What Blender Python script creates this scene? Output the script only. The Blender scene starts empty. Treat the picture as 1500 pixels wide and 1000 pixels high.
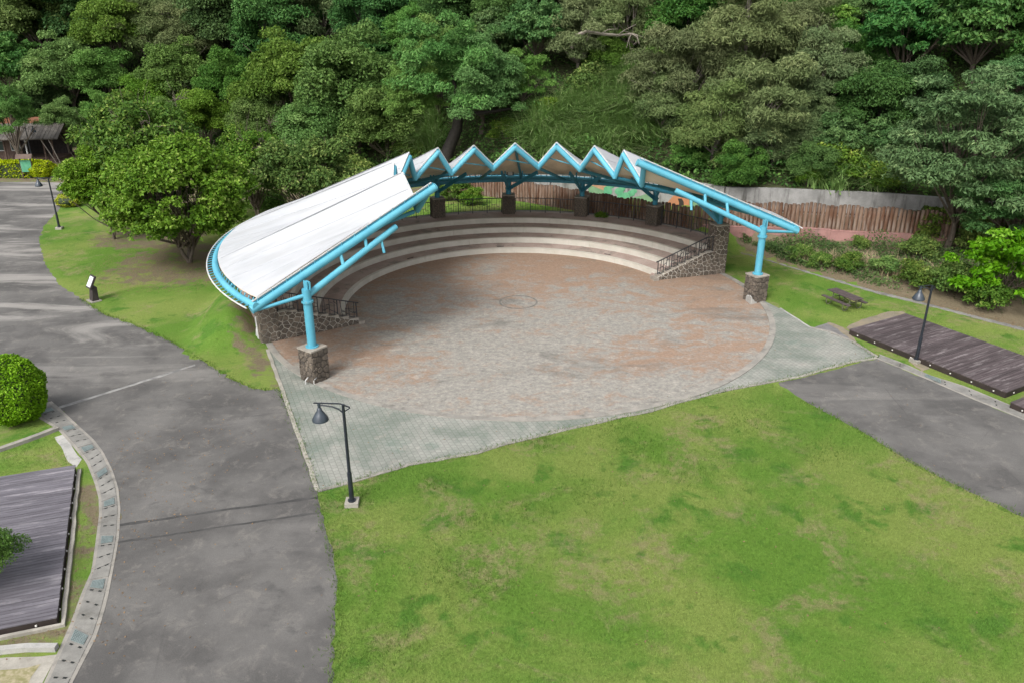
import bpy, bmesh, math, random
import numpy as np
from math import sin, cos, pi, radians, hypot, atan2
from mathutils import Vector, Matrix

random.seed(7)
RNG = np.random.default_rng(11)
sc = bpy.context.scene
COL = sc.collection

# ------------------------------------------------------------------ camera, sky, sun
CAM_H, PITCH, FPX = 16.0, radians(22.978), 1167.0
cd = bpy.data.cameras.new("camera"); cam = bpy.data.objects.new("camera", cd); COL.objects.link(cam)
cam.location = (0, 0, CAM_H); cam.rotation_euler = (pi/2 - PITCH, 0, 0)
cd.sensor_width = 36.0; cd.lens = FPX/1500*36; cd.clip_start = .3; cd.clip_end = 1500
sc.camera = cam

SUN_EL, SUN_AZ = radians(48), radians(-150)     # veiled sun behind the camera, a little to the left
world = bpy.data.worlds.new("World"); sc.world = world; world.use_nodes = True
nt = world.node_tree; nt.nodes.clear()
sky = nt.nodes.new("ShaderNodeTexSky"); sky.sky_type = 'NISHITA'; sky.sun_disc = False
sky.sun_elevation = SUN_EL; sky.sun_rotation = SUN_AZ; sky.air_density = 1.0; sky.dust_density = 4.0; sky.ozone_density = 1.0
hs = nt.nodes.new("ShaderNodeHueSaturation"); hs.inputs['Saturation'].default_value = .22   # overcast: nearly white sky
bg = nt.nodes.new("ShaderNodeBackground"); bg.inputs['Strength'].default_value = .15
wo = nt.nodes.new("ShaderNodeOutputWorld")
nt.links.new(sky.outputs[0], hs.inputs['Color']); nt.links.new(hs.outputs[0], bg.inputs[0]); nt.links.new(bg.outputs[0], wo.inputs[0])
sd = bpy.data.lights.new("sun", 'SUN'); sun = bpy.data.objects.new("sun", sd); COL.objects.link(sun)
sd.energy = 1.35; sd.angle = radians(18); sd.color = (1, .975, .94)
sv = Vector((sin(SUN_AZ)*cos(SUN_EL), cos(SUN_AZ)*cos(SUN_EL), sin(SUN_EL)))
sun.rotation_euler = sv.to_track_quat('Z', 'Y').to_euler(); sun.location = (0, 0, 60)
sc.view_settings.view_transform = 'Standard'; sc.view_settings.look = 'None'
sc.view_settings.exposure = 0.92; sc.view_settings.gamma = 1.0; sc.view_settings.use_curve_mapping = False
sc.render.engine = 'CYCLES'
sc.cycles.max_bounces = 6; sc.cycles.diffuse_bounces = 3; sc.cycles.glossy_bounces = 2
sc.cycles.transmission_bounces = 3; sc.cycles.caustics_reflective = False; sc.cycles.caustics_refractive = False
sc.cycles.use_denoising = True

# ------------------------------------------------------------------ measuring helpers: where a ray of the photograph meets a level
CX, CY = .365, 43.54                      # centre of the round plaza
def ray(px, py):
    x, v = (px-750)/FPX, (500-py)/FPX
    return Vector((x, cos(PITCH)+v*sin(PITCH), -sin(PITCH)+v*cos(PITCH)))
def G(px, py, z=0.0):
    d = ray(px, py); t = (z-CAM_H)/d.z
    return Vector((d.x*t, d.y*t, z))
def GY(px, py, Y):
    d = ray(px, py); t = Y/d.y
    return Vector((d.x*t, Y, CAM_H+d.z*t))
def pol(r, az, z=0.0):
    a = radians(az); return Vector((CX+r*sin(a), CY+r*cos(a), z))
def project(p):
    v = Vector(p)-Vector((0, 0, CAM_H)); w = v.y*cos(PITCH)-v.z*sin(PITCH)
    return 750+FPX*v.x/w, 500-FPX*(v.y*sin(PITCH)+v.z*cos(PITCH))/w
def sstep(t): t = np.clip(t, 0, 1); return t*t*(3-2*t)

# ------------------------------------------------------------------ object helpers
def tag(o, label=None, cat=None, group=None, kind=None):
    if label: o['label'] = label
    if cat: o['category'] = cat
    if group: o['group'] = group
    if kind: o['kind'] = kind
    return o
def thing(name, loc, label, cat, group=None, rz=0):
    o = bpy.data.objects.new(name, None); COL.objects.link(o); o.location = loc; o.rotation_euler = (0, 0, rz)
    o.empty_display_size = .2
    return tag(o, label, cat, group)
def link(name, me, parent=None, kind=None, loc=None):
    o = bpy.data.objects.new(name, me); COL.objects.link(o)
    if parent: o.parent = parent
    if loc is not None: o.location = loc
    if kind: o['kind'] = kind
    return o
def copy_tree(o, parent=None):
    c = o.copy(); COL.objects.link(c)
    if parent: c.parent = parent
    for ch in list(o.children): copy_tree(ch, c)
    return c
def world_off(p):
    v = Vector((0, 0, 0))
    while p: v += Vector(p.location); p = p.parent
    return v
class MB:
    """collects verts and faces of one part"""
    def __init__(s): s.v = []; s.f = []
    def add(s, vs, fs):
        n = len(s.v); s.v += [tuple(v) for v in vs]; s.f += [tuple(i+n for i in f) for f in fs]; return s
    def box(s, c, size, rz=0, M=None):
        x, y, z = size[0]/2, size[1]/2, size[2]/2
        vs = [Vector(p) for p in ((-x,-y,-z),(x,-y,-z),(x,y,-z),(-x,y,-z),(-x,-y,z),(x,-y,z),(x,y,z),(-x,y,z))]
        R = M if M is not None else Matrix.Rotation(rz, 3, 'Z')
        return s.add([R @ v + Vector(c) for v in vs], [(3,2,1,0),(4,5,6,7),(0,1,5,4),(1,2,6,5),(2,3,7,6),(3,0,4,7)])
    def bar(s, a, b, w, h, up=(0,0,1)):
        a, b = Vector(a), Vector(b); d = b-a
        if d.length < 1e-6: return s
        y = d.normalized(); u = Vector(up); x = y.cross(u)
        if x.length < 1e-4: x = y.cross(Vector((1,0,0)))
        x.normalize(); z = x.cross(y)
        M = Matrix((x, y, z)).transposed()
        return s.box((a+b)/2, (w, d.length, h), M=M)
    def tube(s, pts, rad, n=10, cap=True):
        pts = [Vector(p) for p in pts]; m = len(pts)
        if not hasattr(rad, '__len__'): rad = [rad]*m
        vs = []; fs = []; px = None
        for i, p in enumerate(pts):
            t = (pts[min(i+1, m-1)]-pts[max(i-1, 0)]).normalized()
            x = px if px is not None else t.cross(Vector((0,0,1)) if abs(t.z) < .9 else Vector((1,0,0)))
            x = (x-t*x.dot(t)).normalized(); y = t.cross(x); px = x
            for k in range(n):
                a = 2*pi*k/n; vs.append(p+(x*cos(a)+y*sin(a))*rad[i])
        for i in range(m-1):
            for k in range(n):
                fs.append((i*n+k, i*n+(k+1) % n, (i+1)*n+(k+1) % n, (i+1)*n+k))
        if cap: fs.append(tuple(range(n-1, -1, -1))); fs.append(tuple((m-1)*n+k for k in range(n)))
        return s.add(vs, fs)
    def prism(s, poly, z0, z1):
        n = len(poly); vs = [(p[0], p[1], z0) for p in poly]+[(p[0], p[1], z1) for p in poly]
        return s.add(vs, [tuple(range(n-1, -1, -1)), tuple(range(n, 2*n))]+[(i, (i+1) % n, n+(i+1) % n, n+i) for i in range(n)])
    def lathe(s, prof, c=(0,0,0), n=16):
        vs = []; fs = []; m = len(prof)
        for r, z in prof:
            for k in range(n): a = 2*pi*k/n; vs.append((c[0]+r*cos(a), c[1]+r*sin(a), c[2]+z))
        for i in range(m-1):
            for k in range(n): fs.append((i*n+k, i*n+(k+1) % n, (i+1)*n+(k+1) % n, (i+1)*n+k))
        return s.add(vs, fs)
    def arc(s, r0, r1, a0, a1, z0, z1, n, c=(CX, CY), e0=None, e1=None):
        """annular block; e0/e1 give the end azimuths as functions of the radius"""
        vs = []; fs = []
        for i in range(n+1):
            t = i/n
            for r, z in ((r0,z0),(r1,z0),(r1,z1),(r0,z1)):
                A0 = e0(r) if e0 else a0; A1 = e1(r) if e1 else a1
                a = radians(A0+(A1-A0)*t); vs.append((c[0]+r*sin(a), c[1]+r*cos(a), z))
        for i in range(n):
            b = i*4
            for k in range(4): fs.append((b+k, b+4+k, b+4+(k+1) % 4, b+(k+1) % 4))
        fs += [(0,1,2,3), (n*4+3, n*4+2, n*4+1, n*4)]
        return s.add(vs, fs)
    def mesh(s, name, m, off=None, smooth=False, fix=True):
        me = bpy.data.meshes.new(name)
        vs = s.v if off is None else [(x-off[0], y-off[1], z-off[2]) for x, y, z in s.v]
        me.from_pydata(vs, [], s.f); me.materials.append(m)
        if fix:
            b = bmesh.new(); b.from_mesh(me); bmesh.ops.recalc_face_normals(b, faces=b.faces); b.to_mesh(me); b.free()
        if smooth:
            me.polygons.foreach_set('use_smooth', [True]*len(me.polygons))
            try: me.set_sharp_from_angle(angle=radians(45))
            except Exception: pass
        return me
    def build(s, name, m, parent=None, kind=None, smooth=False, fix=True, local=False):
        off = world_off(parent) if (parent and not local) else None
        return link(name, s.mesh(name, m, off, smooth, fix), parent, kind)
def np_mesh(name, V, F, m, tint=None, attr='tint'):
    me = bpy.data.meshes.new(name); k = F.shape[1]
    me.vertices.add(len(V)); me.vertices.foreach_set('co', V.astype(np.float32).ravel())
    me.loops.add(F.size); me.loops.foreach_set('vertex_index', F.astype(np.int32).ravel())
    me.polygons.add(len(F)); me.polygons.foreach_set('loop_start', np.arange(0, F.size, k, dtype=np.int32))
    if tint is not None:
        a = me.attributes.new(attr, 'FLOAT', 'FACE' if len(tint) == len(F) else 'POINT'); a.data.foreach_set('value', tint.astype(np.float32))
    me.materials.append(m); me.update(); return me

# ------------------------------------------------------------------ materials
def srgb(r, g, b):
    f = lambda c: (c/255/12.92) if c/255 <= .04045 else ((c/255+.055)/1.055)**2.4
    return (f(r), f(g), f(b))
class NT:
    def __init__(s, name):
        s.m = bpy.data.materials.new(name); s.m.use_nodes = True; s.t = s.m.node_tree; s.t.nodes.clear()
        s.out = s.n('ShaderNodeOutputMaterial'); s.b = s.n('ShaderNodeBsdfPrincipled'); s.l(s.b.outputs[0], s.out.inputs[0])
        s._pos = None
    def n(s, t, **kw):
        o = s.t.nodes.new(t)
        for k, v in kw.items(): setattr(o, k, v)
        return o
    def l(s, a, b): s.t.links.new(a, b)
    def setv(s, sock, v):
        if hasattr(v, 'links') or hasattr(v, 'is_linked'): s.l(v, sock)
        elif isinstance(v, tuple) and len(v) == 3 and sock.type == 'RGBA': sock.default_value = (*v, 1)
        else: sock.default_value = v
    def pos(s):
        if s._pos is None: s._pos = s.n('ShaderNodeNewGeometry').outputs['Position']
        return s._pos
    def obj(s): return s.n('ShaderNodeTexCoord').outputs['Object']
    def map(s, v, scale=(1,1,1), rot=(0,0,0), loc=(0,0,0)):
        m = s.n('ShaderNodeMapping'); s.l(v, m.inputs['Vector']); m.inputs['Scale'].default_value = scale
        m.inputs['Rotation'].default_value = rot; m.inputs['Location'].default_value = loc; return m.outputs[0]
    def noise(s, v, scale, detail=4, rough=.55, dist=0.0):
        m = s.n('ShaderNodeTexNoise'); s.l(v, m.inputs['Vector']); m.inputs['Scale'].default_value = scale
        m.inputs['Detail'].default_value = detail; m.inputs['Roughness'].default_value = rough; m.inputs['Distortion'].default_value = dist
        return m.outputs[0]
    def vor(s, v, scale, feature='F1'):
        m = s.n('ShaderNodeTexVoronoi', feature=feature); s.l(v, m.inputs['Vector']); m.inputs['Scale'].default_value = scale; return m.outputs[0]
    def ss(s, v, a, b):
        m = s.n('ShaderNodeMapRange', interpolation_type='SMOOTHSTEP'); s.setv(m.inputs[0], v)
        m.inputs[1].default_value = a; m.inputs[2].default_value = b; return m.outputs[0]
    def mr(s, v, a, b, c, d):
        m = s.n('ShaderNodeMapRange'); s.setv(m.inputs[0], v)
        for i, x in enumerate((a, b, c, d)): m.inputs[i+1].default_value = x
        return m.outputs[0]
    def mix(s, f, a, b, mode='MIX'):
        m = s.n('ShaderNodeMix', data_type='RGBA', blend_type=mode); s.setv(m.inputs[0], f); s.setv(m.inputs[6], a); s.setv(m.inputs[7], b); return m.outputs[2]
    def math(s, op, a, b=0.0):
        m = s.n('ShaderNodeMath', operation=op); s.setv(m.inputs[0], a); s.setv(m.inputs[1], b); return m.outputs[0]
    def attr(s, name): return s.n('ShaderNodeAttribute', attribute_name=name).outputs['Fac']
    def rnd(s): return s.n('ShaderNodeObjectInfo').outputs['Random']
    def xyz(s, v):
        m = s.n('ShaderNodeSeparateXYZ'); s.l(v, m.inputs[0]); return m.outputs
    def bump(s, h, strength=.3, dist=.02):
        m = s.n('ShaderNodeBump'); s.l(h, m.inputs['Height']); m.inputs['Strength'].default_value = strength; m.inputs['Distance'].default_value = dist
        s.l(m.outputs[0], s.b.inputs['Normal'])
    def fin(s, col, rough=.8, spec=.3, metal=0.0):
        s.setv(s.b.inputs['Base Color'], col); s.setv(s.b.inputs['Roughness'], rough)
        s.b.inputs['Specular IOR Level'].default_value = spec; s.b.inputs['Metallic'].default_value = metal; return s.m

def simple(name, ca, cb=None, scale=3.0, rough=.7, spec=.3, bump=0.0, bscale=30, world_=True, rnd=.0, metal=0.0, stretch=(1,1,1), detail=5):
    """two-tone weathered surface; rnd varies brightness from object to object"""
    n = NT(name); v = n.pos() if world_ else n.obj()
    v = n.map(v, stretch)
    cb = cb or ca
    c = n.mix(n.ss(n.noise(v, scale, detail), .32, .68), ca, cb)
    if rnd:
        k = n.mr(n.rnd(), 0, 1, 1-rnd, 1+rnd)
        m = n.n('ShaderNodeVectorMath', operation='SCALE'); n.l(c, m.inputs[0]); n.l(k, m.inputs[3]); c = m.outputs[0]
    if bump: n.bump(n.noise(v, bscale, 5), bump, .02)
    return n.fin(c, rough, spec, metal)

def scaled(n, c, k):
    m = n.n('ShaderNodeVectorMath', operation='SCALE'); n.setv(m.inputs[0], c); n.setv(m.inputs[3], k); return m.outputs[0]

def lawn_colour(n, soilmask=True):
    p = n.pos()
    big = n.noise(p, .16, 5, .6, .4); mid = n.noise(p, .55, 5, .6, .3); fine = n.noise(p, 9, 4, .7); vf = n.noise(p, 38, 3, .7)
    yel, grn, dk = (.150,.198,.046), (.087,.165,.024), (.064,.140,.020)
    c = n.mix(n.ss(big, .40, .60), yel, grn)
    c = n.mix(n.ss(mid, .54, .66), c, dk)
    dry = n.mix(n.ss(fine, .3, .7), (.25,.215,.118), (.175,.15,.075))
    dm = n.math('MULTIPLY', n.ss(n.noise(n.map(p, loc=(31,7,0)), .38, 6, .65, .5), .49, .62), n.ss(n.noise(n.map(p, loc=(5,77,0)), 2.2, 5, .72), .38, .60))
    c = n.mix(n.math('MULTIPLY', dm, .66), c, dry)
    dk2 = n.math('MULTIPLY', n.ss(n.noise(n.map(p, loc=(9,41,0)), 1.1, 4, .6), .60, .68), n.ss(n.noise(n.map(p, loc=(2,17,0)), .3, 3, .6), .45, .55))
    c = n.mix(n.math('MULTIPLY', dk2, .6), c, (.045,.108,.014))
    return c, fine, vf
def m_lawn():
    n = NT('lawn'); p = n.pos(); c, fine, vf = lawn_colour(n)
    soil = n.mix(n.ss(fine, .3, .7), (.175,.145,.095), (.11,.088,.056))
    so = n.math('ADD', n.attr('soil'), n.mr(n.noise(p, 1.1, 5, .65), .2, .8, -.45, .45))
    c = n.mix(n.ss(so, .38, .62), c, soil)
    c = scaled(n, c, n.mr(vf, .25, .75, .72, 1.28))
    c = scaled(n, c, n.mr(fine, .25, .75, .82, 1.18))
    n.bump(n.math('ADD', vf, fine), .6, .05)
    return n.fin(c, .95, .1)
def m_turf(name, k):
    n = NT(name); c, fine, vf = lawn_colour(n); c = scaled(n, c, n.mr(n.attr('tint'), 0, 1, .75*k, 1.35*k)); n.fin(c, .7, .2)
    tr = n.n('ShaderNodeBsdfTranslucent'); n.l(c, tr.inputs[0]); mx = n.n('ShaderNodeMixShader'); mx.inputs[0].default_value = .3
    n.l(n.b.outputs[0], mx.inputs[1]); n.l(tr.outputs[0], mx.inputs[2]); n.l(mx.outputs[0], n.out.inputs[0]); return n.m
def m_hill():
    n = NT('hill soil'); p = n.pos()
    c = n.mix(n.ss(n.noise(p, .5, 5), .35, .65), (.030,.040,.016), (.055,.048,.030))
    c = n.mix(n.ss(n.noise(p, 6, 4), .4, .7), c, (.045,.07,.022))
    n.bump(n.noise(p, 3, 6), 1, .3); return n.fin(c, .95, .1)
def m_asphalt():
    n = NT('asphalt'); p = n.pos(); y = n.xyz(p)[1]
    c = n.mix(n.ss(n.noise(p, .35, 5, .6), .35, .65), (.070,.067,.064), (.114,.109,.103))
    c = n.mix(n.math('MULTIPLY', n.ss(n.noise(n.map(p, (.35,1,1), (0,0,-.35)), .6, 6, .65, .4), .54, .7), .6), c, (.135,.128,.122))
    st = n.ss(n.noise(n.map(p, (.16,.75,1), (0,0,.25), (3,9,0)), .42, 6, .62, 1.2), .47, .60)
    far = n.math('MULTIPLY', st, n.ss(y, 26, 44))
    c = n.mix(n.math('MULTIPLY', n.ss(n.noise(n.map(p, loc=(6,3,0)), 1.4, 7, .75, .5), .50, .72), .65), c, (.165,.153,.138))
    c = n.mix(n.math('MULTIPLY', n.ss(n.noise(n.map(p, loc=(1,33,0)), .9, 6, .7, .5), .56, .70), .5), c, (.048,.047,.046))
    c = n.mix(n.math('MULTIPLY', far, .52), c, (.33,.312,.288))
    v = n.vor(n.map(n.mix(.2, p, n.n('ShaderNodeTexNoise').outputs[1]), loc=(2,5,0)), .13, 'DISTANCE_TO_EDGE')
    c = n.mix(n.math('MULTIPLY', n.math('MULTIPLY', n.ss(v, .004, .0), n.ss(n.noise(p, .4, 3), .5, .62)), .4), c, (.05,.048,.047))
    g = n.noise(p, 40, 4, .75)
    c = scaled(n, c, n.mr(g, .25, .75, .74, 1.26))
    sp = n.ss(n.vor(p, 2.3), .035, .0); c = n.mix(n.math('MULTIPLY', sp, .6), c, (.38,.37,.35))
    n.bump(g, .4, .01); return n.fin(c, .9, .25)
def m_plaza():
    n = NT('stamped concrete'); p = n.pos()
    d = n.n('ShaderNodeVectorMath', operation='DISTANCE'); n.l(p, d.inputs[0]); d.inputs[1].default_value = (CX, CY, 0)
    st = n.map(p, (.72,1,1), (0,0,.12))
    a = n.noise(n.map(p, (.7,1,1)), .16, 4, .55, .6); b = n.noise(st, 1.1, 8, .76, .6); f = n.noise(st, 4.2, 7, .8)
    yy = n.xyz(p)[1]
    back = n.math('MULTIPLY', n.ss(yy, 40, 50), .17)                     # the sheltered half keeps its colour coat
    xx = n.xyz(p)[0]
    wings = n.math('MULTIPLY', n.math('MULTIPLY', n.ss(d.outputs['Value'], 6.5, 11.5), n.ss(yy, 32, 36)), .15)
    o = n.math('ADD', n.math('ADD', n.math('MULTIPLY', a, .40), n.math('MULTIPLY', b, 1.2)), n.math('ADD', back, wings))
    grey = n.mix(n.ss(f, .3, .7), (.292,.272,.236), (.165,.158,.144))
    tan = n.mix(n.ss(f, .35, .7), (.215,.132,.088), (.275,.192,.135))
    c = n.mix(n.math('MULTIPLY', n.ss(o, .79, 1.03), .88), grey, tan)
    dkm = n.math('MULTIPLY', n.ss(n.noise(n.map(p, (.5,1,1), loc=(8,3,0)), .33, 6, .68, .8), .54, .70), .75)
    c = n.mix(dkm, c, (.115,.108,.096))
    pal = n.math('MULTIPLY', n.ss(n.noise(n.map(st, loc=(1,9,0)), 1.5, 6, .7), .54, .72), n.ss(yy, 47, 37))
    c = n.mix(n.math('MULTIPLY', pal, .6), c, (.36,.33,.285))
    cr = n.ss(n.vor(n.map(p, (1,1,1)), 3.0, 'DISTANCE_TO_EDGE'), .035, .0)
    c = n.mix(n.math('MULTIPLY', cr, .25), c, (.09,.085,.075))
    c = scaled(n, c, n.mr(n.noise(p, 7, 6, .8), .28, .72, .74, 1.26))
    n.bump(n.math('SUBTRACT', f, cr), .3, .02); return n.fin(c, .85, .3)
def m_paver(angle):
    n = NT('green concrete pavers'); p = n.map(n.pos(), rot=(0,0,-angle))
    br = n.n('ShaderNodeTexBrick'); n.l(p, br.inputs['Vector']); br.offset = .5
    br.inputs['Scale'].default_value = 1; br.inputs['Brick Width'].default_value = .22; br.inputs['Row Height'].default_value = .22
    br.inputs['Mortar Size'].default_value = .012; br.inputs['Mortar Smooth'].default_value = .3
    br.inputs['Color1'].default_value = (.0,.0,.0,1); br.inputs['Color2'].default_value = (1,1,1,1); br.inputs['Mortar'].default_value = (.5,.5,.5,1)
    w = n.pos()
    c = n.mix(n.ss(n.noise(w, .45, 6, .65, .4), .38, .64), (.155,.172,.148), (.248,.246,.222))
    c = n.mix(n.math('MULTIPLY', n.ss(n.noise(n.map(w, loc=(4,4,0)), .5, 5, .6), .55, .7), .6), c, (.125,.162,.135))
    c = n.mix(n.math('MULTIPLY', n.ss(n.noise(n.map(w, loc=(14,1,0)), 1.3, 5, .7), .55, .7), .35), c, (.33,.28,.25))
    k = n.mr(br.outputs['Color'], 0, 1, .93, 1.06); c = scaled(n, c, k)
    c = n.mix(n.math('MULTIPLY', br.outputs['Fac'], .55), c, (.075,.092,.066))
    c = scaled(n, c, n.mr(n.noise(w, 22, 4, .7), .25, .75, .85, 1.15))
    n.bump(n.math('SUBTRACT', 1.0, br.outputs['Fac']), .4, .01); return n.fin(c, .9, .2)
def m_wood(name, ca, cb, pale, rnd=.25):
    n = NT(name); o = n.obj(); r = n.rnd()
    w = n.n('ShaderNodeVectorMath', operation='ADD'); n.l(o, w.inputs[0]); cm = n.n('ShaderNodeCombineXYZ'); n.l(n.math('MULTIPLY', r, 40), cm.inputs[0]); n.l(n.math('MULTIPLY', r, 17), cm.inputs[1]); n.l(cm.outputs[0], w.inputs[1])
    v = n.map(w.outputs[0], (.5,6,6))
    c = n.mix(n.ss(n.noise(v, 1.2, 6, .65), .35, .65), ca, cb)
    c = n.mix(n.math('MULTIPLY', n.ss(n.noise(n.map(w.outputs[0], (.45,1.2,1)), 1.0, 6, .7), .50, .70), .7), c, pale)
    c = scaled(n, c, n.mr(r, 0, 1, 1-rnd, 1+rnd)); n.bump(n.noise(v, 6, 4), .3, .01)
    return n.fin(c, .75, .3)
def m_log():
    n = NT('weathered logs'); o = n.obj(); r = n.rnd()
    c = n.mix(n.ss(r, .2, .85), (.095,.048,.028), (.160,.102,.070))
    c = n.mix(n.math('MULTIPLY', n.ss(n.noise(n.map(o, (3,3,.6)), 2, 5, .65), .42, .66), .65), c, (.225,.185,.155))
    c = n.mix(n.math('MULTIPLY', n.ss(n.math('ADD', n.xyz(o)[2], n.mr(n.noise(n.pos(), 4, 4), 0, 1, -.4, .4)), 1.35, 1.7), .45), c, (.05,.036,.028))
    n.bump(n.noise(n.map(o, (6,6,.5)), 4, 4), .5, .02); return n.fin(c, .85, .2)
def m_stone():
    n = NT('dark field stone'); o = n.pos(); r = n.rnd()
    c = n.mix(r, (.085,.070,.056), (.160,.130,.102)); c = n.mix(n.ss(n.noise(o, 7, 5, .7), .4, .7), c, (.055,.048,.042))
    c = n.mix(n.math('MULTIPLY', n.ss(n.noise(o, 3.3, 5, .7), .55, .75), .4), c, (.20,.18,.15))
    n.bump(n.noise(o, 16, 5, .7), .6, .03); return n.fin(c, .85, .25)
def m_concrete(name, ca, cb, stain=(.08,.075,.065), st=.5, streak=False):
    n = NT(name); p = n.pos()
    c = n.mix(n.ss(n.noise(p, 1.3, 6, .65), .35, .65), ca, cb)
    v = n.map(p, (1.6,1.6,.22)) if streak else p
    c = n.mix(n.math('MULTIPLY', n.ss(n.noise(v, 1.1, 6, .7), .50, .70), st), c, stain)
    c = scaled(n, c, n.mr(n.noise(p, 25, 4, .7), .25, .75, .88, 1.12))
    n.bump(n.noise(p, 20, 5), .3, .01); return n.fin(c, .88, .25)
def m_tread():
    n = NT('brown brick tread'); p = n.pos()
    c = n.mix(n.ss(n.noise(p, .7, 5, .6), .38, .62), (.30,.228,.198), (.35,.282,.248))
    c = n.mix(n.math('MULTIPLY', n.ss(n.noise(p, .5, 6, .7, .5), .5, .66), .7), c, (.16,.145,.125))
    c = n.mix(n.math('MULTIPLY', n.ss(n.noise(n.map(p, loc=(9,2,0)), 1.2, 6, .7), .58, .72), .55), c, (.065,.058,.05))
    g = n.noise(p, 18, 4, .75); c = scaled(n, c, n.mr(g, .25, .75, .8, 1.2)); n.bump(g, .3, .01); return n.fin(c, .9, .2)
def m_riser():
    n = NT('pale tiled riser'); p = n.pos()
    c = n.mix(n.ss(n.noise(p, 1.2, 5, .6), .35, .65), (.50,.475,.42), (.43,.405,.35))
    c = n.mix(n.math('MULTIPLY', n.ss(n.noise(n.map(p, (2,2,.3)), 1.6, 5, .7), .57, .75), .5), c, (.26,.215,.15))
    c = scaled(n, c, n.mr(n.noise(p, 30, 3, .7), .25, .75, .93, 1.07)); return n.fin(c, .6, .35)
def m_fabric(name, ca, cb, dirt):
    n = NT(name); p = n.obj()
    c = n.mix(n.ss(n.noise(n.pos(), .8, 5, .6), .35, .7), ca, cb)
    q = n.n('ShaderNodeVectorMath', operation='SUBTRACT'); n.l(n.pos(), q.inputs[0]); q.inputs[1].default_value = (CX, CY, 0)
    X_ = n.xyz(q.outputs[0]); az = n.math('ARCTAN2', X_[0], X_[1]); cv = n.n('ShaderNodeCombineXYZ'); n.l(n.math('MULTIPLY', az, 7.0), cv.inputs[0])
    ln = n.n('ShaderNodeVectorMath', operation='LENGTH'); n.l(q.outputs[0], ln.inputs[0]); n.l(n.math('MULTIPLY', ln.outputs['Value'], .13), cv.inputs[1])
    c = n.mix(n.math('MULTIPLY', n.ss(n.noise(cv.outputs[0], 2.2, 5, .65), .42, .68), .45), c, dirt)
    n.fin(c, .55, .3)
    tr = n.n('ShaderNodeBsdfTranslucent'); n.setv(tr.inputs[0], (.8,.74,.62)); mx = n.n('ShaderNodeMixShader'); mx.inputs[0].default_value = .12
    n.l(n.b.outputs[0], mx.inputs[1]); n.l(tr.outputs[0], mx.inputs[2]); n.l(mx.outputs[0], n.out.inputs[0]); return n.m
def m_paint(name, ca, cb, rough=.58):
    n = NT(name); p = n.pos()
    c = n.mix(n.ss(n.noise(p, .9, 5, .6), .35, .65), ca, cb)
    c = n.mix(n.math('MULTIPLY', n.ss(n.noise(p, 3.1, 6, .72), .62, .75), .5), c, (.40,.42,.40))
    c = n.mix(n.math('MULTIPLY', n.ss(n.noise(n.map(p, loc=(3,8,1)), 2.1, 6, .75), .69, .74), .6), c, (.24,.17,.12))
    return n.fin(c, rough, .4)
def m_leaf(name, dark, light, tip=None, trans=.30, rough=.5, objvar=.20, huev=1.0):
    n = NT(name); t = n.attr('tint'); r = n.rnd()
    c = n.mix(t, dark, light)
    if tip: c = n.mix(n.ss(t, .82, .98), c, tip)
    hsv = n.n('ShaderNodeHueSaturation'); n.l(c, hsv.inputs['Color'])
    n.l(n.mr(r, 0, 1, .5-.022*huev, .5+.016*huev), hsv.inputs['Hue']); n.l(n.mr(n.math('FRACT', n.math('MULTIPLY', r, 7.13)), 0, 1, 1-objvar, 1+objvar), hsv.inputs['Value'])
    n.l(n.mr(n.math('FRACT', n.math('MULTIPLY', r, 3.7)), 0, 1, 1.06-.11*huev, 1.06+.12*huev), hsv.inputs['Saturation'])
    lc = scaled(n, hsv.outputs[0], 1.14)
    n.fin(lc, rough+.1, .14)
    tr = n.n('ShaderNodeBsdfTranslucent'); n.l(lc, tr.inputs[0]); mx = n.n('ShaderNodeMixShader'); mx.inputs[0].default_value = trans
    n.l(n.b.outputs[0], mx.inputs[1]); n.l(tr.outputs[0], mx.inputs[2]); n.l(mx.outputs[0], n.out.inputs[0]); return n.m

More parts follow.
